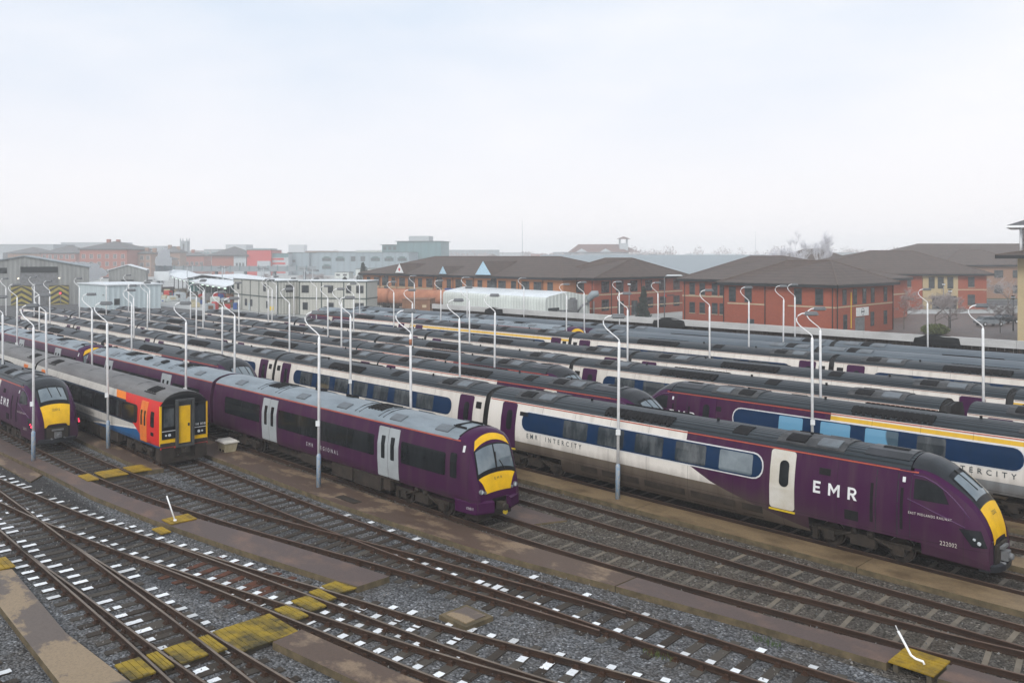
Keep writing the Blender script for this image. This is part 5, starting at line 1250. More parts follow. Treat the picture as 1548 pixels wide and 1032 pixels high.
# right hand cream and brick office (square to the view)
x, y = cw(58, 178)
t = hip('brick office with cream stone centre bay and wide brown roof left of the car park', x, y, 41, 26, 7.2, 12.2, 'brick_orange', 'roof_tiles', ridge=((22, 13), (31.5, 13)), rz=R(YAW), over=1.0)
b = MB(); b.box(27.6, 34.9, -.25, 0, 0, 7.1); b.obj('stone_bay', 'stone_cream', t)
for u in (29.4, 31.3, 33.3): window(t, 'S', u, 4.3, 1.1, 2.3, 41, 26, bars=0, e=.25)
for u in (24.6, 37.8): window(t, 'S', u, 4.6, 1.2, 2.0, 41, 26, bars=0, sill='course')
window(t, 'S', 37.8, .8, 1.4, 2.1, 41, 26, bars=0, sill='course')
b = MB(); b.box(29.5, 34.6, -.32, -.25, 0, 2.7); b.obj('entrance_glazing', 'win_glass', t); b = MB(); b.box(35, 41, -.06, 0, 3.9, 4.1); b.obj('stone_course', 'course', t)
x, y = cw(104, 238)
t = hip('far tan brick building with huge slate brown roof behind the car park', x, y, 75, 30, 9.4, 14.6, 'brick_tan', 'roof_tiles', ridge=((16, 15), (60, 15)), rz=R(YAW))
for k in range(10): window(t, 'S', 22+k*5., 6.6, 2.2, 1.8, 75, 30, bars=1); window(t, 'S', 22+k*5., 2.2, 2.2, 1.8, 75, 30, bars=1)
b = MB()
for k in range(10): b.box(22+k*5.-1.3, 22+k*5.+1.3, -.05, 0, 4.1, 6.4)
b.obj('cream_panel', 'stone_cream', t)
x, y = cw(112, 222)
t = hip('smaller tan brick wing with its own hipped roof in front of the far tan building', x, y, 24, 18, 8.6, 12.6, 'brick_tan', 'roof_tiles', rz=R(YAW))
for k in range(4): window(t, 'S', 5+k*4.8, 5.4, 2.2, 1.9, 24, 18, bars=1); window(t, 'S', 5+k*4.8, 1.4, 2.2, 1.9, 24, 18, bars=1)
x, y = cw(70, 222); hip('dark hipped roof building half hidden behind the frosted trees', x, y, 22, 18, 9., 12.9, 'brick_tan', 'roof_tiles', rz=R(YAW))
# cream tower block at the right edge
x, y = cw(62.2, 105)
t = hip('cream brick building at the right edge with a roof lantern on posts', x, y, 16, 16, 11.0, 13.0, 'stone_cream', 'roof_tiles', rz=R(YAW-33), over=2.2, z0=0)
b = MB(); b.quad([(1.5, -1.2, 11.6), (9, -1.2, 11.6), (9, 2., 12.4), (1.5, 2., 12.4)]); sp = b.obj('solar_panel', 'gable_blue', t)
for px, py in ((.3, 1.), (.3, 8.), (8, 1.)): b = MB(); b.tube([(px, py, 11.3), (px, py, 14.6)], .14, 8); b.obj('post', 'post_white', t)
b = MB(); b.box(-1.2, 9.5, -.8, 9.8, 14.5, 14.75, 0); b.quad([(-1.2, -.8, 14.75), (9.5, -.8, 14.75), (4.2, 4.5, 16.8)], 1); b.quad([(-1.2, 9.8, 14.75), (-1.2, -.8, 14.75), (4.2, 4.5, 16.8)], 1); b.quad([(9.5, -.8, 14.75), (9.5, 9.8, 14.75), (4.2, 4.5, 16.8)], 1); b.quad([(9.5, 9.8, 14.75), (-1.2, 9.8, 14.75), (4.2, 4.5, 16.8)], 1)
b.obj('lantern_roof', ['post_white', 'roof_tiles_grey'], t)
b = MB(); b.box(2.2, 9, 2, 9, 12.2, 14.5); b.obj('lantern_wall', 'brick_orange', t)

def block(label, X, Y, L, W, h, mwall, mroof=None, ang=0., name='building', cat='building', group=None, roofh=.25, over=.2, z0=-.2, mono=0.):
    """flat roofed block; X, Y metres right of and ahead of the viewpoint; ang turns it"""
    k = FARK if 280 <= Y < 600 else 1.; x, y = cw(X*k, Y*k); t = thing(name, label, cat, (x, y, 0), R(YAW+ang), group); t.scale = (k, k, (11+k*(h-11))/h)
    b = MB(); b.box(0, L, 0, W, z0, h); b.obj('wall', mwall, t)
    b = MB(); b.box(-over, L+over, -over, W+over, h, h+roofh)
    if mono:
        for i in (6, 7): b.v[i] = (b.v[i][0], b.v[i][1], b.v[i][2]+mono)
    b.obj('roof', mroof or 'trim_green', t); return t
def gable(label, X, Y, L, W, eave, apex, mwall, mroof, ang=0., cat='building', front=True, group=None):
    """gable end faces the viewer (front) or ridge runs along x"""
    x, y = cw(X, Y); t = thing('building', label, cat, (x, y, 0), R(YAW+ang), group)
    b = MB(); b.box(0, L, 0, W, -.2, eave)
    if front:
        for yy in (0, W): b.quad([(0, yy, eave), (L, yy, eave), (L/2, yy, apex)])
    else:
        for xx in (0, L): b.quad([(xx, 0, eave), (xx, W, eave), (xx, W/2, apex)])
    b.obj('wall', mwall, t)
    b = MB(); o = .35; e = eave+.05
    if front: 
        for s in (0, 1):
            xa = -o if s == 0 else L+o; ea = e-(apex-eave)/(L/2)*o
            b.quad([(xa, -o, ea), (L/2, -o, apex+.08), (L/2, W+o, apex+.08), (xa, W+o, ea)]); b.quad([(xa, -o, ea), (L/2, -o, apex+.08), (L/2, -o, apex-.15), (xa, -o, ea-.22)])
    else:
        for s in (0, 1):
            ya = -o if s == 0 else W+o; b.quad([(-o, ya, e-.1), (L+o, ya, e-.1), (L+o, W/2, apex+.08), (-o, W/2, apex+.08)])
    b.obj('roof', mroof, t); return t
# depot shed with chevron doors
t = gable('grey corrugated depot shed with yellow and black chevron doors', -121.1, 185.0, 26.4, 40, 8.56, 11.07, 'clad_shed', 'clad_roof', ang=27)
b = MB(); b.box(12.6, 20.0, -.10, 0, 7.25, 8.6); b.obj('dark_glazing', 'shed_dark', t); b = MB(); b.box(3.5, 10.0, -.10, 0, 7.15, 8.4); b.obj('dark_glazing', 'shed_dark', t)
b = MB(); b.box(12.5, 20.1, -.06, 0, 0, 7.23); b.obj('grey_infill', 'steel_grey', t)
for x0 in (10.8, 18.2):
    b = MB(); b.box(x0, x0+4., -.2, -.06, 0, 4.4, 0); d = b.obj('roller_door', 'chev_yellow', t); b = MB()
    for k in range(5):
        z = -1.0+k*1.25
        for s in (-1, 1):
            P = [(x0+2., z+1.3), (x0+2.+s*2., z), (x0+2.+s*2., z+.6), (x0+2., z+1.9)]; P = [(a, max(0, min(4.4, c))) for a, c in P]; b.quad([(a, -.22, c) for a, c in P])
    b.obj('chevron', 'chev_black', d)
b = MB(); b.tube([(15, -1, 0), (15, -1, 2.2), (18., -1, 2.2), (18., -1, 0)], .08, 6); b.tube([(15, -1, .1), (16.5, -1, 2.2), (18., -1, .1)], .06, 6); b.obj('gate_frame', 'steel_grey', t)
for x0 in (12.2, 20.3): b = MB(); b.box(x0-.15, x0+.15, -.35, -.1, 5.9, 6.1); b.obj('wall_lamp', 'lit_warm', t)
for i, (X, Y) in enumerate(((-111.8, 190), (-100.5, 190))):
    x, y = cw(X, Y); q = thing('signal', ['left', 'right'][i]+' red signal light in front of the chevron doors', 'signal', (x, y, 0), R(YAW)); b = MB(); b.tube([(0, 0, 0), (0, 0, 2.6)], .07, 6); b.obj('post', 'steel_grey', q); b = MB(); b.box(-.3, .3, -.12, .12, 2.4, 3.1); b.obj('lamp_box', 'under_black', q); b = MB(); b.tube([(0, -.13, 2.75), (0, -.16, 2.75)], .22, 12); b.obj('red_lamp', 'signal_red', q)
t = block('pale blue grey box building with a white low roof beside the depot shed', -82.0, 173.2, 10.8, 17.3, 5.0, 'clad_lightblue', 'metal_roof_white', ang=45, over=.25)
b = MB(); b.box(-.04, 0, 2, 3, 2.9, 3.1); b.obj('vent', 'steel_grey', t); b = MB(); b.box(1.2, 2.3, -.06, 0, 1.0, 2.3); b.obj('door_opening', 'shed_dark', t)
t = gable('small grey metal shed with a dark doorway behind the steam', -112.5, 238, 9.5, 12, 7.2, 8.6, 'clad_shed', 'metal_roof_white', ang=20)
b = MB(); b.box(3.2, 6.4, -.05, 0, 0, 4.4); b.obj('door_opening', 'shed_dark', t)
# cabins
G2 = 'two storey site cabin blocks'
def cabin(label, X, Y, L, W, ang, n, wins, floor2=3.2, H=6.3):
    x, y = cw(X, Y); t = thing('site_cabin', label, 'site cabin', (x, y, 0), R(YAW+ang), G2)
    for fl in (0, 1):
        b = MB(); z0, z1 = (.0, floor2-.18) if fl == 0 else (floor2+.02, H-.15); b.box(0, L, 0, W, z0, z1); b.obj('storey', 'clad_cabin', t)
    b = MB(); b.box(-.1, L+.1, -.1, W+.1, floor2-.18, floor2+.02); b.box(-.12, L+.12, -.12, W+.12, H-.15, H+.02); b.obj('floor_band', 'trim_green', t)
    b = MB(); b.box(-.2, L+.2, -.2, W+.2, H+.02, H+.16); b.obj('roof', 'metal_roof_white', t)
    for k in range(n+1):
        u = L*k/n; b = MB(); b.box(u-.09, u+.09, -.07, 0.05, 0, floor2-.18); b.box(u-.09, u+.09, -.07, 0.05, floor2+.02, H-.15); b.obj('corner_post', 'trim_green', t)
    for f, u, z, wd in wins: window(t, f, u, z, wd, 1.25, L, W, bars=1 if wd > 1 else 0)
    return t
cabin('left cabin block of cream panels, two storeys, with a yellow sign near its corner', -58.5, 179.6, 23.5, 4.6, -52.5, 5, [('S', 2.5, 4.2, 1.1), ('S', 17, 4.2, 1.1), ('S', 7, 1., 1.1), ('S', 10, 1., .9), ('S', 18.5, 1., 1.1), ('E', 2.3, 4.2, 1.3)])
t = cabin('right cabin block of cream panels with green bands, beside the rusty tank wagons', -40.0, 160.5, 13.4, 5.5, -12, 3, [('S', 1.2, 4.2, 1.3), ('S', 6.3, 4.2, .9), ('S', 9.9, 4.2, .9), ('S', 12.1, 4.2, 1.3), ('S', 1.2, 1., .9), ('S', 6.4, 1., .9), ('S', 12.0, 1., 1.6)])
x, y = cw(-44.5, 158); t = thing('warning_sign', 'small yellow sign on a short post by the left cabin block', 'sign', (x, y, 0), R(YAW)); b = MB(); b.tube([(0, 0, 0), (0, 0, 1)], .04, 6); b.obj('post', 'steel_grey', t); b = MB(); b.box(-.35, .35, -.05, .0, 1.0, 1.7); b.obj('sign_face', 'sign_yellow', t)
# tank wagons
for i, (X, Y, lb) in enumerate(((-29.0, 180, 'leftmost rusty tank wagon, half hidden by the cabins'), (-21.5, 175, 'middle rusty red brown tank wagon with domed end'), (-15.6, 171.5, 'right rusty tank wagon next to the blue panel'))):
    x, y = cw(X, Y); t = thing('tank_wagon', lb, 'tank wagon', (x, y, 0), R(YAW-24), 'rusty tank wagons')
    b = MB(); rr = [0, .8, 1.3, 1.62, 1.7, 1.7, 1.62, 1.3, .8, 0]; xx = [-4.1, -4., -3.8, -3.5, -3.2, 3.2, 3.5, 3.8, 4., 4.1]
    b.tube([(a, 0, 2.55) for a in xx], [max(r, .02) for r in rr], 20); b.tube([(0, 0, 4.2), (0, 0, 4.5)], .4, 12); b.obj('tank', 'tank_rust', t)
    b = MB(); b.box(-4.3, 4.3, -1.1, 1.1, .75, 1.0); b.box(-3.2, -2.8, -1.2, 1.2, .9, 1.5); b.box(2.8, 3.2, -1.2, 1.2, .9, 1.5)
    b.obj('frame', 'under_brown', t)
    for wx in (-2.9, 2.9): b = MB(); b.tube([(wx, -.8, .5), (wx, -.7, .5)], .48, 16); b.tube([(wx, .7, .5), (wx, .8, .5)], .48, 16); b.tube([(wx, -.7, .5), (wx, .7, .5)], .08, 8); b.obj('wheelset', 'bogie_dirt', t)
t = block('rusty brown container with a cream label in front of the tank wagons', -21.0, 163, 5.4, 5.5, 2.7, 'container_rust', 'container_rust', ang=-5, name='container', cat='container', over=.1, roofh=.1)
b = MB(); b.box(3.9, 4.7, -.03, 0, 1.2, 1.7); b.obj('label_plate', 'course', t)
block('small bright blue box beside the white tunnel building', -13.6, 172, 1.8, 2, 4.4, 'blue_panel', 'blue_panel', name='blue_box', cat='container', over=.0, roofh=.05)
x, y = cw(-27, 168); t = thing('wagon_fence', 'dark slatted railing in front of the rusty tank wagons', 'fence', (x, y, 0), R(YAW-24)); b = MB()
for k in range(30): b.box(k*.5, k*.5+.08, 0, .05, 0, 1.9)
b.box(0, 15, .0, .06, 1.7, 1.8); b.box(0, 15, 0, .06, .5, .6); b.obj('railing', 'under_brown', t)
# white tunnel building (rounded shoulders)
x, y = cw(-13.6, 167.5); t = thing('building', 'long white building with rounded shoulders and ribbed wall behind the boundary wall', 'building', (x, y, 0), R(YAW-52.5))
L, W = 31.5, 10.; pr = [(0, 0), (0, 3.2), (.08, 3.7), (.3, 4.05), (.8, 4.25), (5, 4.95), (9.2, 4.25), (9.7, 4.05), (9.92, 3.7), (10, 3.2), (10, 0)]
b = MB(); b.grid([[(x_, a, c) for a, c in pr[:4]] for x_ in (0, L)], 0, False, flip=True); b.grid([[(x_, a, c) for a, c in pr[7:]] for x_ in (0, L)], 0, False, flip=True); b.obj('wall', 'clad_white', t)
b = MB(); b.grid([[(x_, a, c) for a, c in pr[3:8]] for x_ in (0, L)], 0, True, flip=True); b.obj('roof', 'metal_roof_white', t)
for x_ in (0, L): b = MB(); b.quad([(x_, a, c) for a, c in pr]); b.obj('end_wall', 'clad_white', t)
b = MB(); b.box(L, L+1.6, 2.6, 4.6, 0, 1.9); b.box(L, L+1.2, 5.0, 6.1, 0, 3.6, 0); b.box(L+.2, L+1.0, 5.2, 5.9, 3.6, 3.9); b.tube([(L+.4, 6.4, 1.0), (L+1.4, 7.0, 2.6), (L+1.2, 8.2, 2.9)], .18, 8); b.obj('extraction_plant', 'steel_grey', t)
b = MB(); b.box(L+.02, L+.06, .6, 3.0, 0, 2.3); b.obj('door_opening', 'shed_dark', t)
x, y = cw(14.2, 148); t = thing('silo', 'round grey cowl on a post left of the street lamps', 'extractor cowl', (x, y, 0), R(YAW)); b = MB(); b.tube([(0, 0, 0), (0, 0, 3.2)], .12, 8); b.obj('post', 'steel_grey', t); b = MB(); b.tube([(-1.1, 0, 2.6), (-.9, 0, 3.6), (-.1, 0, 4.4), (.8, 0, 4.5)], [.25, .6, .65, .5], 12); b.obj('cowl', 'clad_roof', t)
# big shed roof
x, y = cw(20, 250); t = gable('very long grey metal shed whose roof fills the gap behind the brick offices', 8, 235, 78, 60, 6.2, 11.3, 'clad_lightblue', 'clad_roof', ang=-2, front=False)
# teal and grey blocks
t = block('long grey blue block with ornate arched windows', -75.5, 330, 36, 20, 12.4, 'clad_greyblue', 'trim_green', ang=-4)
for u, z in ((3.9, 8.2), (9.2, 8.2), (3.9, 3.9), (23., 8.2), (28.3, 8.2), (33.4, 8.2)):
    b = MB(); b.box(u-1.8, u+1.8, -.1, 0, z-.6, z+1.3, 0); b.box(u-1.1, u+1.1, -.1, 0, z+1.3, z+2.0, 0); b.obj('arched_window', 'win_frame_g', t)
    for k in range(3): b = MB(); b.box(u-1.6+k*1.1, u-.7+k*1.1, -.14, -.1, z-.4, z+1.1, 0); b.obj('pane', 'win_glass' if k else 'glass_pane', t)
for u in (14.3, 18.1): window(t, 'S', u, 7.6, 1.7, 2.6, 36, 20, frame='win_frame_g', bars=1)
t = block('tall plain grey blue block left of the arched windows', -86.7, 330, 8.4, 20, 12.3, 'clad_greyblue', 'trim_green', ang=-4)
for z in (7.2, 3.1): window(t, 'S', 2.2, z, 1.5, 1.1, 12, 20, bars=1)
block('narrow grey link block between the two grey blue blocks', -78.3, 331, 2.8, 18, 12.2, 'clad_greyblue', 'trim_green', ang=-4)
t = block('tall teal office block with a flat roof and pale plant room on top', -47.5, 352, 18.5, 16, 17.0, 'clad_teal', 'trim_green', ang=-8, over=.6)
b = MB(); b.box(4., 12.5, 4, 12, 17.3, 20.); b.obj('plant_room', 'grey_panel', t)
t = block('lower teal wing with a band of windows joined to the tall teal block', -53.9, 354, 6.6, 16, 15.6, 'clad_teal', 'trim_green', ang=-8, over=.6)
for k in range(3): window(t, 'S', 1.2+k*2.1, 13, 1.3, 1.6, 6.6, 20, bars=0, frame='win_frame_g')
t = block('small white annex with a sloping roof in front of the arched windows', -59.2, 285, 4.7, 8, 5.6, 'clad_white', 'trim_green', mono=-1.2)
for u in (1.1, 3.4): window(t, 'S', u, 2.3, 1.1, 1.5, 6.5, 10, bars=1)
t = block('white shed with dark edge trim left of the long brick office', -52.2, 285, 14, 14, 6.6, 'clad_white', 'trim_green', ang=-5, mono=.6)
t = block('red clad block with a small white bay', -100, 322, 9.0, 15, 13.2, 'red_panel', 'trim_green'); b = MB(); b.box(4.3, 9.0, -1.5, 0, 0, 7.6); b.obj('white_bay', 'grey_panel', t)
t = block('striped red and grey panelled block', -91.2, 324, 6.3, 15, 11.9, 'grey_panel', 'trim_green')
for k in range(4): b = MB(); b.box(0, 5.2-(k % 2)*.6, -.08, 0, 1.2+k*2.4, 2.3+k*2.4); b.obj('red_stripe', 'red_panel', t)
b = MB(); b.box(0, 6.3, -.1, 0, 9.9, 11.9); b.obj('green_band', 'clad_teal', t)
x, y = cw(-113.3*FARK, 322*FARK)
t = hip('square brick building with a pointed grey hipped roof beyond the station', x, y, 13, 13, 10.2, 14.6, 'brick_red', 'roof_tiles_grey', rz=R(YAW), over=1.0, ridge=((6.3, 6.5), (6.7, 6.5))); t.scale = (FARK, FARK, 1.12)
for u in (2, 4.5, 7): window(t, 'S', u, 1.6, 1.1, 1.8, 15, 15, bars=0, frame='win_frame_w')
b = MB(); b.box(8.3, 13.02, -.06, 0, 0, 10); b.obj('white_render', 'grey_panel', t)
for u in (9.5, 10.7, 11.9): b = MB(); b.box(u-.35, u+.35, -.1, -.06, 4.8, 6.4); b.obj('pane', 'win_glass', t)
# old brick buildings on the left
def oldbrick(label, X, Y, L, W, eave, ridge, nx, floors, chim=(), ang=0., rf='roof_tiles_grey', wall='brick_red'):
    x, y = cw(X*FARK, Y*FARK); t = hip(label, x, y, L, W, eave, ridge, wall, rf, rz=R(YAW+ang), over=.4, group='old brick buildings near the station'); t.scale = (FARK, FARK, (11+FARK*(ridge-11))/ridge)
    for f in range(floors):
        for k in range(nx): window(t, 'S', L*(k+.5)/nx, 1.6+f*3.4, 1.2, 1.9, L, W, frame='win_frame_w', bars=1)
    for u, v, hh in chim: b = MB(); b.box(u-.6, u+.6, v-.5, v+.5, eave, hh); b.obj('chimney', wall, t)
    return t
oldbrick('largest red brick building with chimneys, right of the depot roof', -152, 300, 17.5, 16, 12.6, 16.2, 6, 3, chim=((6, 8, 17.3), (9, 9, 17.2)), ang=-6)
oldbrick('long dark brick terrace joined right of the largest brick building', -142.5, 306, 13.5, 9, 11.6, 13, 6, 3, chim=((6, 4, 14.4), (10, 4, 14.4), (12.8, 4, 14.2)), ang=-4, wall='brick_tan')
oldbrick('red brick hall with a pale glazed roof above the depot eave', -176.4, 320, 13.2, 16, 11.2, 14.8, 6, 3, ang=-4)
oldbrick('grey roofed low brick building left of the glazed hall', -195, 330, 12.5, 14, 11.4, 14.4, 5, 2, wall='brick_tan')
oldbrick('small brick house with two chimneys left of the church tower', -141.5, 345, 7.2, 7, 11.8, 14.8, 4, 2, chim=((2, 3, 15.8), (5.5, 3, 15.0)), wall='brick_tan')
oldbrick('long low brick house right of the church tower', -140, 360, 10, 9, 10.6, 12.6, 5, 2, chim=((4, 4, 14.2),), wall='brick_red')
oldbrick('low brick house behind the platform canopy', -138, 330, 6, 7, 9.2, 11.2, 3, 2, chim=((2, 3, 12.6),), wall='brick_tan')
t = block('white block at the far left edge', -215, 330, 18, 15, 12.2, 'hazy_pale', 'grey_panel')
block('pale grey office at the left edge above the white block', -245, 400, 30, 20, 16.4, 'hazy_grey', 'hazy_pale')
# church tower
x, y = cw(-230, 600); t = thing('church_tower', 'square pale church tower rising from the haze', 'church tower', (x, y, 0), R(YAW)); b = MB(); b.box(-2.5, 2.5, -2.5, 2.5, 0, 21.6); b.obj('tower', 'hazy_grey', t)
for sx in (-1, 1):
    for sy in (-1, 1): b = MB(); b.box(sx*2.2-.35, sx*2.2+.35, sy*2.2-.35, sy*2.2+.35, 21.6, 23.8, taper=.4); b.obj('pinnacle', 'hazy_grey', t)
b = MB(); b.box(-.6, .6, -2.56, -2.5, 15, 19.5); b.obj('belfry_opening', 'shed_dark', t)
# red roofed building with a lookout tower, right of centre
x, y = cw(57, 645); t = thing('building', 'white building with dark red roof and a small lookout tower', 'building', (x, y, 0), R(YAW))
t.scale = (1.5, 1.5, 1.18); b = MB(); b.box(-8, 18, 0, 14, 0, 12.5); b.obj('wall', 'hazy_pale', t)
b = MB(); b.quad([(-9, -1, 11.8), (19, -1, 11.8), (18, 7, 17), (-4, 7, 17)]); b.quad([(-9, 15, 11.8), (-9, -1, 11.8), (-4, 7, 17)]); b.quad([(19, -1, 11.8), (28, 7, 11.8), (18, 7, 17)]); b.quad([(19, 15, 11.8), (-9, 15, 11.8), (-4, 7, 17), (18, 7, 17)]); b.obj('roof', 'roof_tiles_red', t)
for u in (-3, 9): b = MB(); b.quad([(u-3, -1.3, 11.9), (u+3, -1.3, 11.9), (u, -1.3, 14.2)]); b.obj('gable', 'hazy_pale', t)
b = MB(); b.box(16.5, 20.8, 2, 6, 10, 17.6, 0); tw = b.obj('tower', 'hazy_pale', t)
for k in range(4): b = MB(); b.box(16.6+(k % 2)*3.6, 17.1+(k % 2)*3.6, 2+(k//2)*3.4, 2.5+(k//2)*3.4, 17.6, 20.4); b.obj('post', 'hazy_pale', t)
b = MB(); b.quad([(15.4, 1, 20.4), (22, 1, 20.4), (18.7, 4, 22)]); b.quad([(22, 1, 20.4), (22, 7, 20.4), (18.7, 4, 22)]); b.quad([(22, 7, 20.4), (15.4, 7, 20.4), (18.7, 4, 22)]); b.quad([(15.4, 7, 20.4), (15.4, 1, 20.4), (18.7, 4, 22)]); b.obj('tower_roof', 'roof_tiles_red', t)
# distant sheds and blocks
rn = random.Random(12)
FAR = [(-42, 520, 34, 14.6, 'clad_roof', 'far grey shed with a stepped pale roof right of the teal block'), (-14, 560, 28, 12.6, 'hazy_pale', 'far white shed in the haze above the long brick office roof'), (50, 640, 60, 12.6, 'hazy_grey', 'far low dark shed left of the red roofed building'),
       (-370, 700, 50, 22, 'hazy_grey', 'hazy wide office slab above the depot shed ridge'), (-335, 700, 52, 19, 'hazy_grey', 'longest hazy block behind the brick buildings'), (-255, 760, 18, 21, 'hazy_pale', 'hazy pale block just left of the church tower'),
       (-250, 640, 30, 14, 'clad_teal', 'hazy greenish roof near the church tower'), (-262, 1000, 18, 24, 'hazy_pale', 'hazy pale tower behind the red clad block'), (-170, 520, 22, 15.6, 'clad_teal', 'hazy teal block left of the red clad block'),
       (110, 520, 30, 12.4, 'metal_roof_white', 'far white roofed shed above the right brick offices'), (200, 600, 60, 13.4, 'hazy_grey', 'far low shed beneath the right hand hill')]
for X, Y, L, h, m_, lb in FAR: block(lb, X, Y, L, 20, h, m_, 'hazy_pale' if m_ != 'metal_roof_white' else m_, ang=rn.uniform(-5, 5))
for k in range(16):
    X = -330+k*26+rn.uniform(-6, 6); Y = rn.uniform(700, 950)
    x, y = cw(X*Y/500, Y); o = hip('distant roofs lost in the mist on the horizon', x, y, rn.uniform(10, 22), rn.uniform(8, 12), rn.uniform(7.5, 9.5), rn.uniform(11.5, 14), rn.choice(['brick_red', 'brick_tan', 'hazy_pale']), rn.choice(['roof_tiles_grey', 'roof_tiles']), rz=R(YAW+rn.uniform(-40, 40)), group='distant houses in the mist')
for k in range(26):
    X = -470+k*24+rn.uniform(-8, 8); Y = rn.uniform(620, 900)
    block('distant building dissolving into the mist on the skyline', X*Y/760, Y, rn.uniform(9, 26), rn.uniform(8, 16), rn.uniform(11, 15.5)+(rn.random() < .15)*4, rn.choice(['hazy_pale', 'hazy_grey', 'brick_red', 'clad_teal', 'clad_white', 'brick_tan']), rn.choice(['hazy_pale', 'hazy_grey', 'roof_tiles_grey']), ang=rn.uniform(-40, 40), group='misty buildings on the skyline')
# masts
for X, Y, h, lb in ((137, 480, 24, 'thin pole mast above the right brick offices'), (4, 330, 24, 'thin mast rising above the long office roof')):
    x, y = cw(X, Y); t = thing('mast', lb, 'mast', (x, y, 0)); b = MB(); b.tube([(0, 0, 0), (0, 0, h)], [.14, .06], 6); b.obj('pole', 'hazy_pale', t); b = MB(); b.tube([(0, 0, h), (0, 0, h+1.5)], .04, 5); b.obj('tip', 'hazy_pale', t)

# ------------------------------------------------------------------ station
x, y = cw(-104, 262); dxy = Vector(cw(-58.5, 184))-Vector((x, y)); ang = math.atan2(dxy.y, dxy.x); Ls = dxy.length
t = thing('station_canopy', 'long white platform canopy with green white lights hanging beneath', 'station canopy', (x, y, 0), ang)
b = MB(); n = 24
b.grid([[(Ls*i/n, -3, 4.5+1.6*(1-i/n)**3), ] + [(Ls*i/n, 0, 5.2+1.6*(1-i/n)**3), (Ls*i/n, 4, 5.0+1.6*(1-i/n)**3)] for i in range(n+1)], 0, False); b.grid([[(Ls*i/n, -3, 4.1+1.6*(1-i/n)**3), (Ls*i/n, -3, 4.5+1.6*(1-i/n)**3)] for i in range(n+1)], 0, False); b.obj('roof', 'metal_roof_white', t)
for k in range(14):
    b = MB(); b.box(Ls*(k+.3)/14, Ls*(k+.3)/14+.7, -2.6, -2.2, 3.85+1.4*(1-k/14)**3, 4.0+1.4*(1-k/14)**3); b.obj('platform_light', 'lamp_lit', t)
for k in range(12): b = MB(); b.tube([(Ls*k/12+2, 0, 0), (Ls*k/12+2, 0, 5.1+1.6*(1-k/12)**3)], .12, 6); b.obj('column', 'steel_grey', t)
b = MB(); b.box(0, Ls, -4.5, 4, -.1, 1.0); b.obj('platform', 'slab_edge', t)
x, y = cw(-86, 222); t = thing('station_roof', 'curved white station roof on dark glazed walls', 'station roof', (x, y, 0), R(YAW-25)); b = MB()
b.grid([[(a, 0, c), (a, 14, c)] for a, c in ((0, 4.9), (7, 6.2), (14, 5.6), (21, 4.4))], 0, True); b.obj('roof', 'metal_roof_white', t); b = MB(); b.box(2, 18, .3, 12, 0, 5.0); b.obj('glazed_wall', 'win_frame_g', t)
for k in range(9): b = MB(); b.box(2+k*2, 2.2+k*2, .2, .3, 0, 5.5); b.obj('mullion', 'band_trim', t)
x, y = cw(-112, 268); t = thing('footbridge', 'grey steel station footbridge spanning the lines', 'footbridge', (x, y, 0), R(YAW-6)); b = MB(); b.box(0, 52, 0, 3, 6.2, 6.6); b.box(0, 52, 0, .15, 6.6, 7.9); b.obj('deck', 'hazy_grey', t)
for k in range(6): b = MB(); b.box(k*9.5, k*9.5+.6, 1, 2, 0, 6.2); b.obj('column', 'hazy_grey', t)
for k in range(17): b = MB(); b.box(k*3.05, k*3.05+.2, -.05, 0, 6.6, 8.2); b.obj('panel_post', 'clad_teal', t)
x, y = cw(-101, 246); t = thing('hoarding', 'white angled hoarding at the left end of the platform canopy', 'hoarding', (x, y, 0), R(YAW)); b = MB(); b.box(-2.2, 2.2, 0, .2, 3.9, 6.6); b.obj('panel', 'metal_roof_white', t); b = MB(); b.tube([(0, .3, 0), (0, .3, 4.4)], .2, 6); b.obj('post', 'steel_grey', t)
rn = random.Random(5); CC = ['container_rust', 'blue_panel', 'grey_panel', 'red_panel', 'steel_grey', 'clad_white', 'bin_cream', 'under_brown']
for k in range(70):
    f = rn.random(); X = -96+f*44+rn.uniform(-5, 7); Y = 238-f*62+rn.uniform(-14, 6)
    x, y = cw(X, Y); t = thing('equipment_box', 'small jumbled crate or trolley on the ground below the platform canopy', 'crate', (x, y, 0), rn.uniform(0, 3), 'jumble of crates by the platforms')
    b = MB(); a, c, h = rn.uniform(.4, 1.5), rn.uniform(.3, .9), rn.uniform(.6, 2.6); b.box(-a, a, -c, c, .05, h); b.box(-a*.9, a*.9, -c*.9, c*.9, h, h+.15); b.obj('crate_body', rn.choice(CC), t); b = MB(); b.box(-a*.6, a*.5, -c-.04, -c, h*.3, h*.8); b.obj('panel', rn.choice(CC), t)
for k in range(9):
    f = k/8; x, y = cw(-104+f*62, 250-f*70+(k % 2)*16); t = thing('gantry_pole', '%s thin grey pole from the left among the station platforms' % ORD[k], 'pole', (x, y, 0), R(YAW)); b = MB(); b.tube([(0, 0, 0), (0, 0, 8.2)], .12, 6); b.obj('pole', 'hazy_pale', t); b = MB(); b.box(-1.2, 1.2, -.05, .05, 7.9, 8.1); b.obj('arm', 'steel_grey', t)

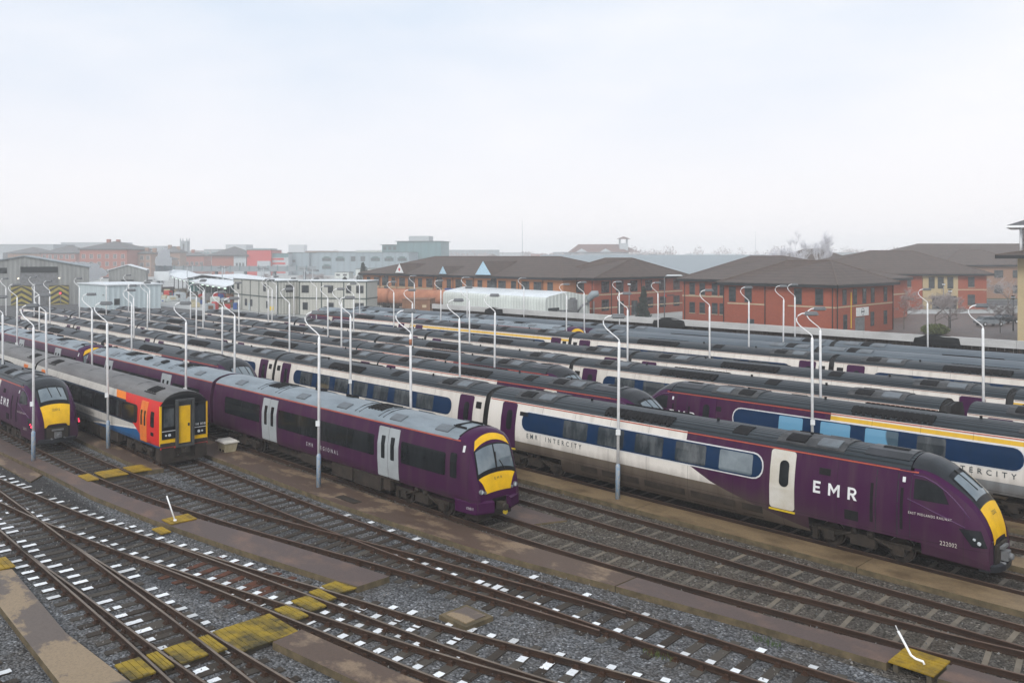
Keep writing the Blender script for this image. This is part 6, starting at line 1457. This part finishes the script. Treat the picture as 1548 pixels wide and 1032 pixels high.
# ------------------------------------------------------------------ street lamps, cars, hedges beyond the wall
def posttop(label, X, Y, h=4.6):
    x, y = cw(X, Y); t = thing('street_lamp', label, 'street lamp', (x, y, 0)); b = MB(); b.tube([(0, 0, 0), (0, 0, h)], [.11, .08], 8); b.obj('post', 'steel_grey', t)
    b = MB(); b.tube([(0, 0, h), (0, 0, h+.18)], [.12, .26], 10); b.tube([(0, 0, h+.45), (0, 0, h+.62)], [.34, .08], 10); b.obj('lamp_hood', 'under_black', t); b = MB(); b.tube([(0, 0, h+.18), (0, 0, h+.45)], [.25, .32], 10); b.obj('lamp_glass', 'metal_roof_white', t)
posttop('post top lamp in front of the cream stone entrance bay', 67, 130.5, 5.3); posttop('post top lamp beside the silver parked car', 74, 126, 4.6); posttop('post top lamp at the corner of the middle brick office', 19.5, 142, 6.0); posttop('post top lamp before the wing set back from the biggest office', 37.5, 130, 6.3); posttop('far post top lamp near the office stone bay', 88, 174, 4.9)
x, y = cw(25.0, 140); t = thing('street_lamp', 'tall grey street lamp with a bright head before the middle brick office', 'street lamp', (x, y, 0), R(YAW)); b = MB(); b.tube([(0, 0, 0), (0, 0, 7.4), (.3, 0, 7.8)], .09, 8); b.obj('post', 'steel_grey', t); b = MB(); b.box(.2, 3.0, -.15, .15, 7.75, 7.95, taper=.8); b.obj('lamp_head', 'metal_roof_white', t)
def make_car(label, X, Y, ang, m, group='cars parked beyond the boundary wall'):
    x, y = cw(X, Y); t = thing('parked_car', label, 'car', (x, y, 0), R(YAW+ang), group)
    low = [(-2.15, .35), (-2.2, .7), (-2.1, .95), (-1.3, 1.0), (1.0, .98), (2.0, .82), (2.2, .6), (2.15, .32)]
    b = MB(); ys = [(-.86, 1.), (-.88, 1.), (.88, 1.), (.86, 1.)]
    b.grid([[(px, -.86, z) for px, z in low], [(px*.99, .86, z) for px, z in low]], 0, True); b.quad([(px, -.86, z) for px, z in low]); b.quad([(px*.99, .86, z) for px, z in low][::-1])
    b.obj('body', m, t)
    b = MB(); cab = [(-1.75, .97), (-1.35, 1.38), (-.2, 1.46), (.55, 1.36), (1.25, .96)]
    b.grid([[(px, -.80+(z-.97)*.3, z) for px, z in cab], [(px, .80-(z-.97)*.3, z) for px, z in cab]], 0, False); b.quad([(px, -.80+(z-.97)*.3, z) for px, z in cab]); b.quad([(px, .80-(z-.97)*.3, z) for px, z in cab][::-1]); b.obj('cabin_glass', 'win_glass', t)
    b = MB(); b.box(-1.3, .5, -.62, .62, 1.40, 1.49); b.obj('roof', m, t)
    for wx in (-1.35, 1.35):
        for s in (-1, 1): b = MB(); b.tube([(wx, s*.78, .32), (wx, s*.90, .32)], .32, 14); wl = b.obj('wheel', 'tyre', t); b = MB(); b.tube([(wx, s*.90, .32), (wx, s*.91, .32)], .18, 10); b.obj('rim', 'band_trim', wl)
    return t
make_car('silver estate car parked by the right hand post top lamp', 75.5, 135, 8, 'car_silver'); make_car('red car parked beyond the grass behind the office corner', 158, 268, -4, 'car_red'); make_car('silver car at the far car park left of the cream building', 168, 262, 10, 'car_white'); make_car('dark car half hidden at the right of the silver estate', 81, 140, 15, 'car_dark')
make_car('white van like car in front of the grey blue blocks', -62, 268, 3, 'car_white')
def apoly(name, pts, z, m): b = MB(); b.quad([(*cw(*p), z) for p in pts]); struct(b.obj(name, m))
apoly('car_park', [(50, 112), (100, 112), (112, 168), (58, 160)], -.02, 'slab_purple'); apoly('road', [(90, 190), (200, 190), (220, 215), (104, 215)], -.015, 'asphalt'); apoly('grass', [(105, 217), (230, 217), (240, 235), (120, 235)], -.015, 'hedge')
apoly('car_park', [(5, 118), (45, 118), (50, 150), (5, 150)], -.02, 'asphalt')
def leafball(b, cx, cy, cz, rx, ry, rz_, n, s, rn, m=0):
    for _ in range(n):
        while True:
            p = Vector((rn.uniform(-1, 1), rn.uniform(-1, 1), rn.uniform(-1, 1)))
            if .25 < p.length < 1: break
        c = Vector((cx+p.x*rx, cy+p.y*ry, cz+p.z*rz_)); u = Vector((rn.gauss(0, 1), rn.gauss(0, 1), rn.gauss(0, 1))).normalized(); v = u.cross(Vector((rn.gauss(0, 1), rn.gauss(0, 1), rn.gauss(0, 1)))).normalized(); k = s*rn.uniform(.6, 1.4)
        b.quad([c-u*k, c+v*k*.6, c+u*k, c-v*k*.6], m)
for X, Y, w_, lb in ((79, 114, 6, 'clipped green hedge at the foot of the cream building'), (60, 121, 2.0, 'yellow green low bush behind the wall left of the frosted trees')):
    x, y = cw(X, Y); b = MB(); rn = random.Random(int(X)); leafball(b, 0, 0, 1.0 if w_ > 5 else .6, w_, 1.6, 1.2 if w_ > 5 else .8, 1500, .16, rn); tag(b.obj('hedge', 'hedge' if w_ > 5 else 'leaf_green', None, (x, y, 0), R(YAW)), lb, 'hedge')

# ------------------------------------------------------------------ trees
def bare_tree(label, X, Y, h, spread, m_twig, seed, cat='tree', depth=4, upright=.6, lean=0., twn=5, r0=.16, name='bare_tree'):
    x, y = cw(X, Y); t = thing(name, label, cat, (x, y, 0)); rn = random.Random(seed); tb = MB(); cb = MB()
    def grow(p, d, L, r, k):
        q = p+d*L; (tb if k > depth-2 else cb).tube([p, q], [r, r*.65], 4 if k > 1 else 3, 0, cap=False)
        if k == 0:
            for _ in range(twn*(2 if upright > .9 else 1)):
                e = q+Vector((rn.uniform(-1, 1), rn.uniform(-1, 1), rn.uniform(-.4, 1)))*L*.9; w_ = .018+r*.3
                s_ = (e-q).cross(Vector((rn.random(), rn.random(), rn.random()))).normalized()*w_; o_ = p+d*L*rn.random()
                cb.quad([o_-s_, o_+s_, e])
            return
        for i in range(3 if k < depth else 4):
            ax = Vector((rn.gauss(0, 1), rn.gauss(0, 1), rn.gauss(0, .3))).normalized(); nd = (d*upright+ax*spread+Vector((0, 0, .22+.35*(upright > .9)))).normalized()
            grow(p+d*L*rn.uniform(.55, 1.), nd, L*rn.uniform(.6, .82), r*.55, k-1)
    grow(Vector((0, 0, 0)), Vector((lean, 0, 1)).normalized(), h*.30, r0, depth)
    tb.obj('trunk', 'bark' if m_twig != 'frost_white' else 'frost_twig', t); cb.obj('crown', m_twig, t); return t
bare_tree('tall frosted tree behind the office roofs, left one of the pair', 68, 205, 18, .55, 'frost_white', 1, depth=5, upright=1.0, r0=.22)
bare_tree('second frosted tree close beside the left tall one', 63.5, 208, 16.5, .55, 'frost_white', 21, depth=5, upright=1.0, r0=.2)
bare_tree('tall pointed frosted tree behind the office roofs, right one', 74.5, 205, 19, .42, 'frost_white', 2, depth=5, upright=1.25, r0=.22)
bare_tree('frosted birch with pale trunk in front of the office stone bay', 61.5, 124, 8.2, .8, 'frost_twig', 3, depth=5, twn=7, r0=.09)
bare_tree('pinkish frosted shrub left of the pale trunked birch', 58.8, 128, 8.0, .9, 'frost_twig', 4, depth=5, twn=7, r0=.08)
bare_tree('low frosted shrub right of the car park lamp', 69.8, 122, 6.2, 1.0, 'frost_twig', 5, depth=5, twn=7, r0=.07)
bare_tree('small frosted shrub near the silver car', 72.6, 119, 5.4, 1.0, 'frost_twig', 6, depth=4, twn=8, r0=.07)
bare_tree('dense pinkish frosted shrub right beside the pale trunked birch', 65.0, 127, 7.4, .95, 'frost_twig', 31, depth=5, twn=8, r0=.08)
bare_tree('bare reddish tree against the far tan brick building', 112, 205, 9, .8, 'frost_twig', 7, depth=5, r0=.12)
bare_tree('bare frosted tree rising left of the far huge slate roof', 96, 228, 20, .7, 'frost_twig', 8, depth=5, r0=.15)
bare_tree('bare tree beside the cream building wall', 100, 172, 9, .7, 'frost_twig', 17, depth=5, r0=.12)
bare_tree('bare frosted bush below the tall plain grey blue block', -86, 300, 7.5, .95, 'frost_twig', 9, depth=5, twn=8)
bare_tree('bare frosted bush under the arched windows', -70, 292, 8, .9, 'frost_twig', 10, depth=5, twn=8)
bare_tree('red twigged bare bush before the grey blue block', -64, 286, 8, .8, 'frost_twig', 18, depth=5, twn=8)
for X, Y, h, r_, lb in ((-44.5, 255, 9.5, 3.2, 'dark conifer in front of the white shed'), (-40.5, 250, 5.5, 3.6, 'dark spreading evergreen right of the conifer'), (-49.5, 252, 5., 3.0, 'dark low evergreen left of the conifer'), (38, 129, 3.2, 2.4, 'round evergreen bush against the biggest brick office'), (22, 143, 6.2, 1.3, 'slim dark evergreen between the street lamps')):
    x, y = cw(X, Y); t = thing('evergreen_tree', lb, 'tree', (x, y, 0)); rn = random.Random(int(h*10)); b = MB(); b.tube([(0, 0, 0), (0, 0, h*.8)], [.15, .04], 6); b.obj('trunk', 'bark', t); b = MB()
    for k in range(7):
        f = k/7; leafball(b, rn.uniform(-.3, .3), rn.uniform(-.3, .3), h*(.15+.8*f), r_*(1.05-f), r_*(1.05-f), h*.13, 260, .22, rn)
    b.obj('crown', 'leaf_dark', t)
# far misty tree belt
b = MB(); rn = random.Random(77)
for k in range(300):
    a = rn.uniform(-.50, .62); Y = rn.uniform(560, 1000); X = a*Y; x, y = cw(X, Y); h = rn.uniform(7, 15)*(1.1 if a > .1 else .8); w_ = rn.uniform(4, 9)
    leafball(b, x, y, 3+h*.5, w_, w_, h*.55, 190, .62, rn)
struct(b.obj('tree_belt', 'frost_twig'), 'stuff')
# misty hill
b = MB(); n = 60; rows = []
for j in range(10):
    row = []
    for i in range(n+1):
        a = -.2+1.1*i/n; Y = 1150+j*60; X = a*Y; x, y = cw(X, Y)
        hh = 37*math.exp(-((a-.62)/.25)**2)+9*math.exp(-((a-.15)/.2)**2); row.append((x, y, -1+(hh+2*math.sin(i*.7)+1.2*math.sin(i*2.3))*math.sin(math.pi*min(1, (j+.2)/9)*.5)))
    rows.append(row)
b.grid(rows, 0, True); struct(b.obj('hill', 'ground_far'))

# ------------------------------------------------------------------ steam and haze
def volume(name, m_name, dens, colr, noise=False):
    m = bpy.data.materials.new(m_name); m.use_nodes = True; n = m.node_tree.nodes; n.remove(n['Principled BSDF']); v = n.new('ShaderNodeVolumePrincipled'); v.inputs['Color'].default_value = (*colr, 1); v.inputs['Density'].default_value = dens
    v.inputs['Anisotropy'].default_value = 0.0
    m.node_tree.links.new(v.outputs[0], n['Material Output'].inputs['Volume']); MATS[m_name] = m
    return m
HAZE = .00083
volume('haze', 'haze_air', HAZE, (1, 1, 1))
b = MB(); b.box(-1720, 1720, -1720, 1720, -1.1, 40.0); struct(b.obj('haze', 'haze_air'), 'stuff')
volume('steam', 'steam_air', .013, (1, 1, 1))
for X, Y, Z, rx, ry, rz_, lb in ((-117, 228, 6.4, 7.5, 5, 2.6, 'low bank of white steam drifting between the depot shed and the small metal shed'), (-103, 252, 8.0, 2.2, 2.5, 4.6, 'leaning plume of steam rising behind the white hoarding')):
    b = MB(); rn = random.Random(3); rows = []
    for j in range(13):
        th = math.pi*j/12; row = []
        for i in range(25):
            ph = 2*math.pi*(i % 24)/24; k = 1+.16*math.sin(3*ph+j)+.10*math.sin(5*ph-2*j); row.append((rx*k*math.sin(th)*math.cos(ph)+.5*(math.cos(th))*rx*.5, ry*k*math.sin(th)*math.sin(ph), rz_*k*math.cos(th)))
        rows.append(row)
    b.grid(rows, 0, True); x, y = cw(X, Y); o = b.obj('steam_plume', 'steam_air', None, (x, y, Z), R(YAW)); tag(o, lb, 'steam')
_late()
